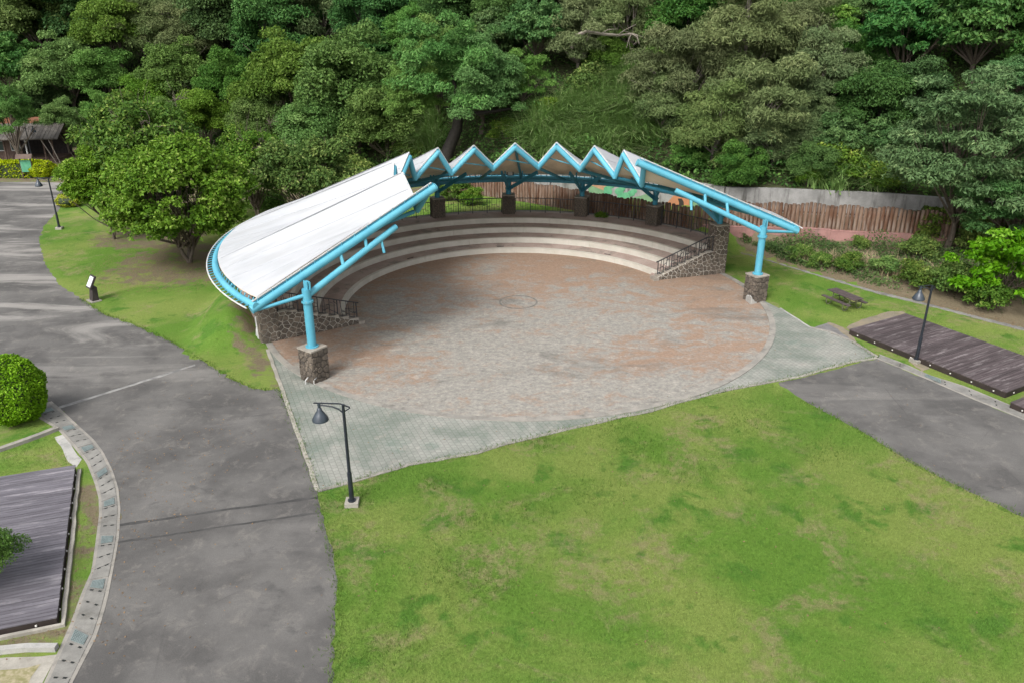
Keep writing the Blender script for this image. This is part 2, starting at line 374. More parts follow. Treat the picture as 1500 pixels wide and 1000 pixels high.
PAVE_ANG = 0.0
kA, kB = G(405, 545), G(466, 718); PAVE_ANG = atan2(kB.y-kA.y, kB.x-kA.x)
M = dict(
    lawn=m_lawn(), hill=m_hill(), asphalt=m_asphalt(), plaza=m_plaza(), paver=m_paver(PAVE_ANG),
    curb=m_concrete('weathered curb', (.20,.19,.17), (.27,.25,.22), st=.6), concrete=m_concrete('grey concrete', (.27,.265,.25), (.36,.35,.325)),
    slab=m_concrete('cover slab concrete', (.155,.15,.138), (.215,.208,.19), st=.6), palecon=m_concrete('pale worn concrete', (.24,.225,.195), (.32,.30,.26), (.15,.13,.10), .7),
    greywall=m_concrete('stained retaining wall', (.21,.208,.20), (.29,.285,.275), (.065,.062,.055), .8, True), pink=m_concrete('pink plaster', (.255,.135,.12), (.31,.17,.152), (.14,.10,.085), .6, True),
    tread=m_tread(), riser=m_riser(), stone=m_stone(), mortar=m_concrete('pale mortar', (.36,.33,.285), (.46,.43,.375), (.25,.23,.2)), darkmortar=m_concrete('dark mortar', (.055,.048,.042), (.08,.07,.06)),
    cap=m_concrete('stone cap', (.22,.195,.165), (.30,.27,.23)),
    fabric=m_fabric('white membrane', (.45,.46,.48), (.42,.435,.455), (.31,.315,.315)), under=m_fabric('bounce tinted underside', (.74,.645,.51), (.68,.59,.46), (.42,.36,.28)),  # warm bounce from the floor is put into the underside colour
    blue=m_paint('sky blue paint', (.070,.29,.39), (.095,.34,.435)), blueshade=m_paint('shaded blue paint', (.032,.20,.30), (.045,.235,.34)),  # second blue is the same paint with roof shade put into its colour
    seam=simple('grey seam tape', (.42,.43,.45), (.37,.38,.395)), black=simple('black painted iron', (.022,.022,.026), (.035,.035,.04), rough=.5, spec=.4),
    lampmetal=simple('dark slate painted metal', (.011,.014,.020), (.018,.022,.030), rough=.4, spec=.5, world_=False),
    lampglass=simple('dusty lamp shade', (.022,.03,.042), (.040,.05,.064), rough=.35, spec=.5, world_=False),
    deck=m_wood('dark decking', (.052,.040,.042), (.090,.072,.074), (.21,.185,.185)), decky=m_wood('weathered grey decking', (.085,.078,.090), (.13,.122,.138), (.25,.235,.25), .14), fascia=simple('dark fascia timber', (.022,.016,.014), (.035,.026,.022), 2),
    log=m_log(), bolt=simple('pale bolt', (.6,.58,.54)), steel=simple('galvanised steel', (.40,.42,.42), (.30,.32,.33), rough=.4, metal=.6),
    grate=simple('galvanised grate', (.20,.24,.235), (.15,.185,.18), rough=.5, metal=.2), dark=simple('dark drain', (.012,.014,.013)),
    tablewood=simple('dark brown slats', (.055,.042,.042), (.085,.066,.064), 4), tubegreen=simple('olive painted tube', (.085,.095,.055), (.12,.125,.08), rough=.5),
    signwood=simple('dark sign post', (.030,.024,.024), (.045,.036,.034)), signface=simple('pale sign face', (.62,.64,.66), (.50,.52,.55), 6),
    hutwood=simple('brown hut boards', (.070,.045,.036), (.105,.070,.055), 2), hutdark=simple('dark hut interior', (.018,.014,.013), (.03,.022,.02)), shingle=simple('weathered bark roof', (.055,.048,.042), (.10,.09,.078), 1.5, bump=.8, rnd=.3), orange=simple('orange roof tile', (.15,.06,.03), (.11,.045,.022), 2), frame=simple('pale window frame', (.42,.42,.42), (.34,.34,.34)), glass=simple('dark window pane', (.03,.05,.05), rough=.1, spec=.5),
    greenpanel=simple('green panel', (.06,.24,.13), (.10,.30,.18), 3), white=simple('white paint', (.50,.50,.49), (.42,.42,.41)),
    mgreen=simple('mural green', (.10,.20,.11), (.15,.25,.14), 1.5), mlime=simple('mural leaf green', (.07,.25,.13), (.11,.31,.17), 3), morange=simple('mural orange', (.40,.17,.08), (.33,.15,.08), 1.5), mbrown=simple('mural brown', (.36,.22,.13), (.28,.17,.10), 1.5), mblack=simple('mural dark', (.03,.025,.02)), mgrey=simple('mural grey', (.30,.31,.31), (.24,.25,.26)),
    bark=simple('brown bark', (.075,.058,.044), (.11,.09,.07), 6, bump=.6, world_=False), palebark=simple('pale grey bark', (.24,.21,.175), (.17,.145,.12), 5, world_=False), darkbark=simple('dark wet bark', (.016,.013,.011), (.028,.024,.02), 5, world_=False),
    fallen=simple('fallen leaves', (.20,.13,.07), (.13,.085,.05), 9), straw=simple('dead grass', (.34,.28,.17), (.25,.20,.11), 4, rough=.9), patch=simple('worn stone slabs', (.17,.165,.16), (.125,.12,.118), 3), sand=m_concrete('sandy path', (.225,.185,.13), (.17,.15,.115), (.11,.12,.06), .7), line=simple('worn pale line', (.27,.265,.25), (.12,.118,.114), 1.6),
)
LEAF = dict(
    round=m_leaf('glossy bright leaves', (.058,.125,.014), (.155,.255,.036), (.27,.35,.09), .25, .42, .08, .12),
    camphor=m_leaf('mid green leaves', (.058,.118,.026), (.130,.215,.052), (.18,.27,.08)),
    olive=m_leaf('olive grey leaves', (.070,.105,.040), (.135,.172,.070), (.17,.20,.09), .18, .6, .12),
    dark=m_leaf('dark green leaves', (.030,.078,.022), (.074,.145,.042), None, .2),
    layered=m_leaf('blue green leaves', (.046,.112,.038), (.105,.200,.072), (.16,.26,.10), .22, .5, .1),
    big=m_leaf('broad green leaves', (.040,.105,.030), (.100,.195,.058), (.16,.27,.09), .24, .45),
    feather=m_leaf('soft light green leaves', (.060,.125,.036), (.135,.225,.072), (.18,.27,.10), .24, .55, .12),
    lime=m_leaf('lime leaves', (.062,.150,.018), (.140,.270,.036), (.22,.35,.07), .3, .45, .08),
    shrub=m_leaf('shrub leaves', (.048,.098,.020), (.120,.185,.042), (.20,.25,.07), .22, .5),
    under=m_leaf('undergrowth leaves', (.034,.080,.020), (.100,.180,.045), (.14,.24,.065), .22, .55),
    hedge=m_leaf('yellow hedge leaves', (.10,.155,.010), (.30,.38,.025), (.40,.45,.05), .25, .5, .05),
    topiary=m_leaf('bright topiary leaves', (.050,.145,.012), (.120,.275,.025), (.19,.36,.05), .22, .5, .05),
    blade=m_leaf('silver grass blades', (.125,.225,.070), (.255,.375,.145), (.36,.43,.22), .25, .5),
    turf=m_turf('turf blades', 1.15), tuft=m_leaf('tuft blades', (.045,.105,.014), (.11,.18,.030), None, .25, .7, .0),
)

# ------------------------------------------------------------------ terrain
FX = [-140,-60,-40,-25,-12,-4,2,5.5,9.8,13,16,20,27,30,40,60,140]
FY = [112,100,93,85,78,72,65.5,66.4,64.6,62.0,59.4,59.0,57.2,56.2,51,42,20]
def foot(x): return np.interp(x, FX, FY)
PXL, PYL = [13.4,30,60], [54.7,51,44]
def pinky(x): return np.interp(x, PXL, PYL)
KX = [15.3,16.5,18.2,19.8,22,22.8,24.5,26.1,27.3,60]; KY = [54.2,53,50.5,48.2,45.1,44.3,42.5,40.6,39.3,4]
def kerby(x): return np.interp(x, KX, KY)
def pinkbase(x): return np.interp(x, [13.4,22,27,40], [.55,.95,1.1,1.5])
def ground_h(x, y):
    x = np.asarray(x, float); y = np.asarray(y, float)
    dx, dy = x-CX, y-CY; r = np.hypot(dx, dy); az = np.degrees(np.arctan2(dx, dy))
    rad = np.maximum(sstep((18.2-r)/2.2), sstep((x+13)/9))
    mound = 1.3*rad*sstep((58-az)/9)*sstep((az+118)/11)*sstep((r-14.2)/1.3)*(y > 30)
    bk = (x > 15.3) & (y > kerby(x)) & (y < pinky(x))
    t = np.clip((y-kerby(x))/np.maximum(pinky(x)-kerby(x), .1), 0, 1)
    z = np.where(bk, np.maximum(.06, pinkbase(x)*t**.85), mound)
    z = np.where((x > 13.4) & (y >= pinky(x)), 1.55, z)
    return z
def hill_h(x, y):
    x = np.asarray(x, float); y = np.asarray(y, float)
    f = foot(x); d = np.maximum(y-f, 0)
    hb = 3.25*sstep((x+14)/15)
    s = .52*np.minimum(d, 48)+.2*np.maximum(d-48, 0)
    s = s*np.clip(d/8, .35, 1)
    return hb+s+(.5*np.sin(x*.35+y*.2)+.4*np.sin(y*.5-x*.17))*np.clip(d/10, 0, 1)
def terr(x, y):
    return np.where(np.asarray(y) > foot(x), hill_h(x, y), ground_h(x, y))
def grid_mesh(name, X, Y, Z, m, soil=None):
    n0, n1 = X.shape; V = np.stack([X, Y, Z], -1).reshape(-1, 3)
    i = np.arange(n0-1)[:, None]*n1+np.arange(n1-1)[None]
    F = np.stack([i, i+n1, i+n1+1, i+1], -1).reshape(-1, 4)
    me = np_mesh(name, V, F, m, None if soil is None else soil.ravel(), 'soil')
    me.polygons.foreach_set('use_smooth', [True]*len(me.polygons)); return me
xs = np.unique(np.concatenate([np.linspace(-300,-60,25), np.linspace(-60,-26,35), np.linspace(-26,34,121), np.linspace(34,60,27), np.linspace(60,300,25)]))
ts = np.concatenate([np.linspace(0,.12,6), np.linspace(.13,1,230)])
X = np.repeat(xs[:, None], len(ts), 1); Y = -60+ts[None]*(np.where(xs < 2, foot(xs), foot(xs)+.05)[:, None]+60); Z = ground_h(X, Y)
TREE_FEET = [(-21.6, 51.4, 7.5), (-27, 58, 6.5), (-17, 58, 6.0)]
soil = np.zeros_like(X)
soil = np.where((X > 15.2) & (Y > kerby(X)+.1), .95, soil)
for tx, ty, tr in TREE_FEET: soil = np.maximum(soil, .60*sstep((tr-np.hypot(X-tx, (Y-ty)))/4))
soil = np.maximum(soil, .55*sstep((1.6-np.abs(np.hypot(X-CX, Y-CY)-15.2))/1.5)*(X < -9)*(Y < 44))
soil = np.where(Y > 68, np.maximum(soil, .6), soil)
strip = np.hypot((X+13.6)/2.2, (Y-21.5)/5.5); soil = np.maximum(soil, .5*sstep((1.3-strip)/.4))
tag(link('ground', grid_mesh('ground', X, Y, Z, M['lawn'], soil)), kind='structure')
ds = np.concatenate([np.linspace(0,60,61), np.linspace(64,200,20)])
xh = np.unique(np.concatenate([np.linspace(-300,-90,15), np.linspace(-90,90,121), np.linspace(90,300,15)]))
X = np.repeat(xh[:, None], len(ds), 1); Y = foot(xh)[:, None]+ds[None]; Z = hill_h(X, Y)
tag(link('hillside', grid_mesh('hillside', X, Y, Z, M['hill'])), kind='structure')

def rough_poly(pts, step=.35, amp=.05, closed=True, seed=1):
    rg = random.Random(seed); out = []
    for i in range(len(pts) if closed else len(pts)-1):
        a, b = Vector(pts[i][:2]), Vector(pts[(i+1) % len(pts)][:2]); n = max(1, int((b-a).length/step))
        nrm = Vector((-(b-a).y, (b-a).x)).normalized() if (b-a).length > 0 else Vector((0,0))
        for k in range(n):
            p = a+(b-a)*k/n
            if k: p = p+nrm*rg.gauss(0, amp)
            out.append(p)
    return out
def sheet(name, pts, z, m, step=.35, amp=.05, kind='structure', parent=None, seed=1):
    pl = rough_poly(pts, step, amp, seed=seed)
    me = bpy.data.meshes.new(name); off = world_off(parent)
    me.from_pydata([(p.x-off.x, p.y-off.y, z-off.z) for p in pl], [], [tuple(range(len(pl)))]); me.materials.append(m)
    b = bmesh.new(); b.from_mesh(me); bmesh.ops.triangulate(b, faces=b.faces, ngon_method='EAR_CLIP')
    for f in b.faces:
        if f.normal.z < 0: f.normal_flip()
    b.to_mesh(me); b.free(); return tag(link(name, me, parent), kind=kind)
def PX(*l): return [G(*p) for p in l]

# asphalt paths
left_path = PX((484,1040),(487,1000),(491,930),(494,860),(490,830),(478,780),(470,750),(466,722),(450,675),(430,615),(412,577),(405,569),(395,571),(370,569),(340,556),(300,530),(250,500),(200,478),(151,460),(118,438),(87,418),(66,387),(57,354),(63,333),(78,317),(90,303),(93,290),(93,268),(40,267),(0,267),(-120,268),(-140,330),(-120,480),(-60,575),(56,605),(88,600),(112,622),(136,644),(150,662),(164,690),(172,715),(175,745),(173,785),(167,820),(155,880),(140,930),(104,1000),(80,1040))
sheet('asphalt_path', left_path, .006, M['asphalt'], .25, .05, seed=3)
right_path = PX((1140,560),(1180,552),(1284,525),(1332,545),(1378,563),(1424,584),(1500,615),(1640,672),(1640,840),(1500,757),(1420,720),(1340,680),(1260,630),(1180,588))
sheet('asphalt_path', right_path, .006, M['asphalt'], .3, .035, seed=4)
sheet('paint_line', PX((78,598),(285,533.5),(286.5,535.5),(80,600.5)), .012, M['line'], .4, .02)
dkp = m_concrete('dark asphalt joint', (.040,.039,.038), (.065,.063,.061), (.03,.03,.029), .5)
sheet('patch_joint', PX((170,768),(320,746),(465,727),(466,729.5),(320,749),(170,771.5)), .010, dkp, .3, .02)
sheet('patch_joint', PX((172,793),(330,769),(470,749),(470,751),(330,771.5),(172,795.5)), .010, dkp, .3, .02)
# paved apron round the plaza and its kerb
pav = PX((393,513),(405,545),(430,617),(450,672),(466,719),(540,698),(600,680),(700,663),(740,650),(800,636),(840,626),(880,618),(910,610),(950,603),(998,588),(1070,570),(1130,559),(1178,550),(1210,540),(1248,530),(1284,523),(1248,500),(1215,486),(1188,480),(1143,453),(1110,436),(1000,470),(800,500),(500,500))
sheet('paved_apron', pav, .010, M['paver'], .5, .012)
def kerb(name, pts, w, h, m, seed=5, kind='structure', parent=None):
    pl = rough_poly(pts, .5, .012, False, seed)+[Vector(pts[-1][:2])]; b = MB(); n = len(pl); vs = []
    for i, p in enumerate(pl):
        t = (pl[min(i+1, n-1)]-pl[max(i-1, 0)]).normalized(); q = Vector((-t.y, t.x))*w/2
        z0 = float(terr(p.x, p.y)) if kind == 'structure' else 0
        for s_, z in ((-1,-.1),(1,-.1),(1,h),(-1,h)): vs.append((p.x+q.x*s_, p.y+q.y*s_, z0*0+z))
    fs = []
    for i in range(n-1):
        for k in range(4): fs.append((i*4+k, i*4+4+k, i*4+4+(k+1) % 4, i*4+(k+1) % 4))
    fs += [(0,1,2,3), (n*4-1, n*4-2, n*4-3, n*4-4)]
    b.add(vs, fs); return b.build(name, m, parent, kind)
kerb('kerb', PX((392,512),(405,547),(430,618),(450,673),(465,718)), .16, .035, M['palecon'])
kerb('kerb', PX((466,719),(540,698),(600,680),(700,663),(740,650),(800,636),(840,626),(880,618),(910,610),(950,603),(998,588),(1070,570),(1130,559)), .16, .03, M['curb'])
kerb('kerb', PX((1130,559),(1178,550),(1210,540),(1248,530),(1284,524)), .14, .03, M['palecon'])
kerb('kerb', PX((1143,452),(1187,480)), .09, .04, M['concrete'])
kerb('kerb', PX((1187,480),(1215,486),(1248,500),(1286,523)), .16, .04, M['curb'])
kerb('kerb', [Vector((x, float(kerby(x)), 0)) for x in KX[:-1]]+[Vector((31,35.4,0))], .42, .05, M['slab'])
kerb('kerb', PX((-40,668),(0,660),(40,646),(84,629)), .22, .14, M['curb'])
kerb('kerb', PX((-60,960),(0,955),(40,951),(84,951)), .18, .16, M['concrete'])
sheet('concrete_patch', PX((80,640),(92,636),(120,672),(112,684),(100,676)), .008, M['concrete'], .4, .03)
sheet('concrete_patch', PX((-40,968),(84,958),(70,985),(50,1030),(-40,1030)), .008, M['palecon'], .4, .03)
sheet('turf_block_paving', PX((-40,992),(60,972),(38,1010),(-40,1030)), .012, simple('turf block paving', (.17,.16,.07), (.30,.26,.17), 7), .3, .05)
sheet('stone_slab_patch', PX((1190,481),(1215,472),(1245,486),(1247,498),(1216,487)), .012, M['patch'], .3, .02)
sheet('stone_slab_patch', PX((1240,480),(1262,468),(1300,457),(1322,456),(1328,460),(1244,484)), .012, M['sand'], .3, .04)
sheet('sandy_patch', PX((1212,472),(1228,477),(1244,487),(1262,507),(1250,500),(1236,490)), .014, M['sand'], .25, .05)
sheet('sandy_patch', PX((1330,527),(1350,524),(1362,540),(1350,545)), .012, M['sand'], .25, .06)
sheet('hut_path', PX((66,246),(92,258),(93,264),(74,262)), .014, M['curb'], .4, .02)

# ------------------------------------------------------------------ plaza
b = MB(); n = 160; b.add([(CX, CY, 0.0)]+[(CX+14.02*sin(2*pi*k/n), CY+14.02*cos(2*pi*k/n), 0) for k in range(n)], [(0, 1+k, 1+(k+1) % n) for k in range(n)])
o = b.build('plaza_floor', M['plaza'], None, 'structure'); o.location.z = .014
MB().arc(14.0, 14.32, 67, 244.5, -.05, .045, 90).build('plaza_curb', M['curb'], None, 'structure')
ring = MB().arc(1.02, 1.13, 0, 360, .0, .019, 48).build('inlaid_ring', simple('dark inlay', (.10,.098,.09), (.15,.14,.125), 3), None, 'structure')

# ------------------------------------------------------------------ terraced seating
RAD = [9.92, 11.27, 12.66, 14.02]; RIS = .363; BACK = 16.15; ZP = RIS*4
eR = lambda r: 64.2+(r-10.0)*.35 if r < 14.3 else 58.5
eL = lambda r: -110.8-(r-9.3)*.85 if r < 14.3 else -92
seat = thing('terraced_seating', (CX, CY, 0), 'four curved terraces of brown brick seating with pale tiled fronts round the plaza', 'seating')
for i, r in enumerate(RAD):
    r1 = RAD[i+1] if i < 3 else BACK
    rb = MB().arc(r, r+.12, 0, 0, RIS*i-.05 if i == 0 else RIS*i-.01, RIS*(i+1)-.004, 120, e0=eL, e1=eR).build('riser', M['riser'], seat)
    tb = MB().arc(r+.121 if 0 else r+.10, r1+.05, 0, 0, -.05 if i == 0 else .0, RIS*(i+1)-.012, 120, e0=eL, e1=eR).build('tread', M['tread'], seat)
    lip = MB().arc(r-.015, r+.20, 0, 0, RIS*(i+1)-.03, RIS*(i+1), 120, e0=eL, e1=eR).build('nosing', M['riser'], seat)
for az in (-43.5, -6.5, 36.0):
    MB().arc(RAD[0]+.42, RAD[0]+.5, az-1.3, az+1.3, RIS-.02, RIS+.006, 4).build('drain_slot', M['dark'], seat)
MB().arc(BACK-.2, BACK+.05, 0, 0, ZP-.1, ZP+.05, 120, e0=eL, e1=eR).build('back_kerb', M['curb'], seat)

# ------------------------------------------------------------------ stone facing: irregular stones on any flat face
def clip(poly, nx, ny, d):
    out = []; m = len(poly)
    for i in range(m):
        a, c = poly[i], poly[(i+1) % m]; da = a[0]*nx+a[1]*ny-d; dc = c[0]*nx+c[1]*ny-d
        if da <= 0: out.append(a)
        if da*dc < 0: t = da/(da-dc); out.append((a[0]+(c[0]-a[0])*t, a[1]+(c[1]-a[1])*t))
    return out
def stone_cells(outline, size, rg):
    """voronoi cells clipped to a convex outline"""
    x0 = min(p[0] for p in outline); x1 = max(p[0] for p in outline); y0 = min(p[1] for p in outline); y1 = max(p[1] for p in outline)
    seeds = []; ny = max(1, round((y1-y0)/(size*.9))); nx = max(1, round((x1-x0)/size))
    for j in range(-1, ny+2):
        for i in range(-1, nx+2):
            seeds.append((x0+(i+.5+(j % 2)*.5+rg.uniform(-.42,.42))*(x1-x0)/nx, y0+(j+.5+rg.uniform(-.42,.42))*(y1-y0)/ny))
    area = 0; cells = []
    n = len(outline); cc = (sum(p[0] for p in outline)/n, sum(p[1] for p in outline)/n)
    half = []
    for i in range(n):
        a, c = outline[i], outline[(i+1) % n]; nx_, ny_ = c[1]-a[1], a[0]-c[0]
        if nx_*cc[0]+ny_*cc[1] > nx_*a[0]+ny_*a[1]: nx_, ny_ = -nx_, -ny_
        l = hypot(nx_, ny_) or 1; half.append((nx_/l, ny_/l, (nx_*a[0]+ny_*a[1])/l))
    for s in seeds:
        poly = [(s[0]-2*size, s[1]-2*size), (s[0]+2*size, s[1]-2*size), (s[0]+2*size, s[1]+2*size), (s[0]-2*size, s[1]+2*size)]
        for t in seeds:
            if t is s: continue
            dx, dy = t[0]-s[0], t[1]-s[1]; l = hypot(dx, dy)
            if l > 4*size or l < 1e-6: continue
            poly = clip(poly, dx/l, dy/l, (dx*(s[0]+t[0])/2+dy*(s[1]+t[1])/2)/l)
            if len(poly) < 3: break
        for h in half:
            if len(poly) < 3: break
            poly = clip(poly, *h)
        if len(poly) >= 3:
            A = abs(sum(poly[i][0]*poly[(i+1) % len(poly)][1]-poly[(i+1) % len(poly)][0]*poly[i][1] for i in range(len(poly))))/2
            if A > size*size*.07: cells.append(poly)
    return cells
def face_stones(parent, org, ux, nrm, outline, size, seed, joined=None, gap=.026, depth=.045):
    """ux = horizontal direction of the face, nrm = outward; stones are parts called stone (or one joined mesh)"""
    rg = random.Random(seed); org, ux, nrm = Vector(org), Vector(ux).normalized(), Vector(nrm).normalized(); up = Vector((0,0,1)); off = world_off(parent)
    for poly in stone_cells(outline, size, rg):
        m = len(poly); c = (sum(p[0] for p in poly)/m, sum(p[1] for p in poly)/m); rr = sum(hypot(p[0]-c[0], p[1]-c[1]) for p in poly)/m
        k0 = max(.3, 1-gap/rr); k1 = max(.2, 1-(gap+.025)/rr); dp = depth*rg.uniform(.6,1.3)
        P = lambda p, k, e: org+ux*(c[0]+(p[0]-c[0])*k)+up*(c[1]+(p[1]-c[1])*k)+nrm*e
        vs = [P(p, k0, -.005) for p in poly]+[P(p, k0, dp*.55) for p in poly]+[P(p, k1, dp) for p in poly]
        fs = [tuple(range(2*m, 3*m))]+[(i, (i+1) % m, m+(i+1) % m, m+i) for i in range(m)]+[(m+i, m+(i+1) % m, 2*m+(i+1) % m, 2*m+i) for i in range(m)]
        if joined is not None: joined.add(vs, fs)
        else: MB().add(vs, fs).build('stone', M['stone'], parent)

def pier(name, c, w, z0, z1, rz, label, cat, group, seed, stone_parts, size, wy=None):
    t = thing(name, (c[0], c[1], z0), label, cat, group); wy = wy or w
    MB().box((c[0], c[1], (z0+z1-.06)/2-.05), (w-.06, wy-.06, z1-z0+.04), rz).build('core', M['mortar' if name == 'wall_pier' else 'darkmortar'], t)
    MB().box((c[0], c[1], z1-.035), (w+.02, wy+.02, .07), rz).build('cap', M['cap'], t)
    j = None if stone_parts else MB()
    ex, ey = Vector((cos(rz), sin(rz), 0)), Vector((-sin(rz), cos(rz), 0))
    C = Vector((c[0], c[1], z0))
    for k, (u, nn, ww, dd) in enumerate(((ex, -ey, w, wy), (ey, ex, wy, w), (-ex, ey, w, wy), (-ey, -ex, wy, w))):
        o = C-u*ww/2+nn*(dd/2-.03)
        face_stones(t, o, u, nn, [(0.01,0),(ww-.01,0),(ww-.01,z1-z0-.07),(0.01,z1-z0-.07)], size, seed*10+k, j, .023)
    if j: j.build('stone_facing', M['stone'], t, 'stuff')
    return t

# front pedestals (measured from their visible corners)
def ped(corners, name, label, seed, zt):
    A, B, C_ = [G(*p) for p in corners]; D = A+C_-B; c = (A+C_)/2; e = (C_-B) if (C_-B).length > (B-A).length*.6 else (B-A)
    w = .95; rz = atan2((C_-B).y, (C_-B).x)
    t = pier(name, c, w, 0, zt, rz, label, 'pedestal', 'stone pedestals under the front canopy posts', seed, True, .27)
    return t, c
pedL, pL = ped([(440,554),(464,563.5),(484.5,554)], 'stone_pedestal', 'square dark stone pedestal under the front blue post near the left stone wall', 1, 1.62)
pedR, pR = ped([(1089.7,437.7),(1100,445.8),(1120.5,441.5)], 'stone_pedestal', 'square dark stone pedestal with pale patch at its foot, right of the plaza', 2, 1.60)
b1, b2, b3 = G(1100,445.8), G(1120.5,441.5), G(1089.7,437.7)
for b4, outl in ((b2, [(-.03,0),(.42,0),(.36,.10),(.22,.13),(.13,.27),(.04,.30),(-.03,.44)]), (b3, [(-.03,0),(.62,0),(.60,.30),(.45,.42),(.33,.34),(.2,.48),(-.03,.44)])):
    u = (b4-b1).normalized(); nn = Vector((u.y, -u.x, 0)); nn = nn if nn.y < 0 else -nn; k = len(outl)
    vs = [b1+u*p[0]+Vector((0,0,p[1]))+nn*e for e in (.0,.06) for p in outl]
    MB().add(vs, [tuple(range(k)), tuple(range(k, 2*k))]+[(i, (i+1) % k, k+(i+1) % k, k+i) for i in range(k)]).build('plaster_patch', M['concrete'], pedR)
for dx in (-.3, .08):
    MB().tube([(pL.x+dx, pL.y-.62, -.02), (pL.x+dx, pL.y-.64, .2), (pL.x+dx+.06, pL.y-.6, .27), (pL.x+dx+.1, pL.y-.5, .3)], .025, 6).build('cable_conduit', M['white'], pedL)

# flanking walls with stepped tops
def flank(I, O, side, label, seed, pz):
    """I inner low end, O outer end at the grass"""
    d = (O-I); L = d.length; u = d.normalized(); nrm = Vector((u.y, -u.x, 0)) if (Vector((u.y, -u.x, 0)).dot(-I+Vector((0,0,0))) > 0) else Vector((-u.y, u.x, 0))
    t = thing('flank_wall', I, label, 'wall', 'stone flank walls closing the seating'); th = .42
    pw = .95; Lw = L-pw; top = ZP+.02
    base = [(0,0),(Lw,0),(Lw,top+.04),(Lw-.5,top+.02),(0,.19)]
    P = lambda p, e: I+u*p[0]+Vector((0,0,p[1]))-nrm*e
    b = MB(); m = len(base); b.add([P(p, .03) for p in base]+[P(p, th) for p in base], [tuple(range(m)), tuple(range(2*m-1, m-1, -1))]+[(i, (i+1) % m, m+(i+1) % m, m+i) for i in range(m)])
    b.build('core', M['mortar'], t)
    face_stones(t, I-nrm*.03, u, nrm, base, .30, seed)
    ns = 7
    for k in range(ns):                                   # concrete steps riding up the slope
        x0 = (Lw-.45)*k/ns; x1 = (Lw-.45)*(k+1)/ns; z = .16+(top-.16)*(k+1)/ns
        zb = z-(top-.16)/ns-.05
        c = I+u*((x0+x1)/2)-nrm*(th/2+.035)+Vector((0,0,(z+zb)/2))
        MB().box(c, (x1-x0+.05, th-.03, z-zb), atan2(u.y, u.x)).build('step', M['cap'], t)
    MB().box(I+u*-.14-nrm*(th/2-.02)+Vector((0,0,.08)), (.34,.62,.2), atan2(u.y, u.x)).build('end_block', M['cap'], t)
    # stair behind the wall, on the terrace side
    for k in range(8):
        w = .55; z = ZP*(k+1)/8; x0 = (Lw-.3)*k/8
        c = I+u*((x0+Lw+.4)/2)-nrm*(th+w/2+.01)+Vector((0,0,z/2))
        MB().box(c, (Lw+.4-x0, w, z), atan2(u.y, u.x)).build('stair', M['tread'], t)
    # outer pier
    c = O-u*pw/2-nrm*(pw/2-.02)
    pr_ = pier('wall_pier', (c.x, c.y), pw, 0, pz, atan2(u.y, u.x), 'tall stone pier closing the outer end of the %s flank wall, carrying a canopy column' % side, 'pier', 'stone piers under the canopy columns', seed+3, True, .30)
    # railing
    rl = thing('stair_railing', I+Vector((0,0,.16)), 'black iron stair railing with crooked lattice sloping down the %s flank wall' % side, 'railing', 'iron stair railings on the flank walls')
    zt = lambda x: .16+(top-.16)*min(1, max(0, x/(Lw-.5)))
    W = lambda x, z: I+u*x-nrm*.16+Vector((0,0,zt(x)+z))
    MB().bar(W(-.1,.98), W(Lw-.5,.98), .07, .05).bar(W(Lw-.5,.98), W(Lw-.02,.98), .07, .05).build('top_rail', M['black'], rl)
    MB().bar(W(.02,.14), W(Lw-.5,.14), .035, .03).bar(W(Lw-.5,.14), W(Lw-.05,.14), .035, .03).build('bottom_rail', M['black'], rl)
    xsn = [0.03+(Lw-.1)*k/4 for k in range(5)]
    for x in xsn: MB().bar(W(x,-.02), W(x,.98), .05, .05).build('post', M['black'], rl)
    rg = random.Random(seed); lt = MB()
    for a in range(4):
        x0, x1 = xsn[a], xsn[a+1]
        for k in range(1, 5):
            xx = x0+(x1-x0)*k/5; lt.bar(W(xx+rg.uniform(-.06,.06), .14), W(xx+rg.uniform(-.1,.1), .98), .028, .028)
        for k in range(4):
            xa = x0+(x1-x0)*k/5; z = rg.uniform(.3,.85); lt.bar(W(xa, z), W(xa+(x1-x0)/5, z+rg.uniform(-.15,.15)), .028, .028)
            z = rg.uniform(.25,.6); lt.bar(W(xa, z), W(xa+(x1-x0)/5, z+rg.uniform(-.1,.1)), .028, .028)
    lt.build('lattice', M['black'], rl)
    return pr_, c
_, PIER_R = flank(G(963.5,411), G(1062,400.5), 'right', 'dark stone flank wall with stepped top at the right end of the terraces', 21, 3.2)
_, PIER_L = flank(G(526,474.5), G(384,504), 'left', 'stone flank wall with stepped top at the left end of the terraces', 31, 3.2)
pipe = MB(); q = G(382,500)
pipe.tube([q+Vector((-.12,.1,0)), q+Vector((-.14,.12,1.3))], .05, 8); pipe.tube([q+Vector((-.3,.3,.0)), q+Vector((-.2,.2,.5)), q+Vector((-.1,.1,.9))], .05, 8)
tag(pipe.build('drain_pipe', M['white']), 'pale bent drain pipe at the outer corner of the left flank wall', 'pipe')

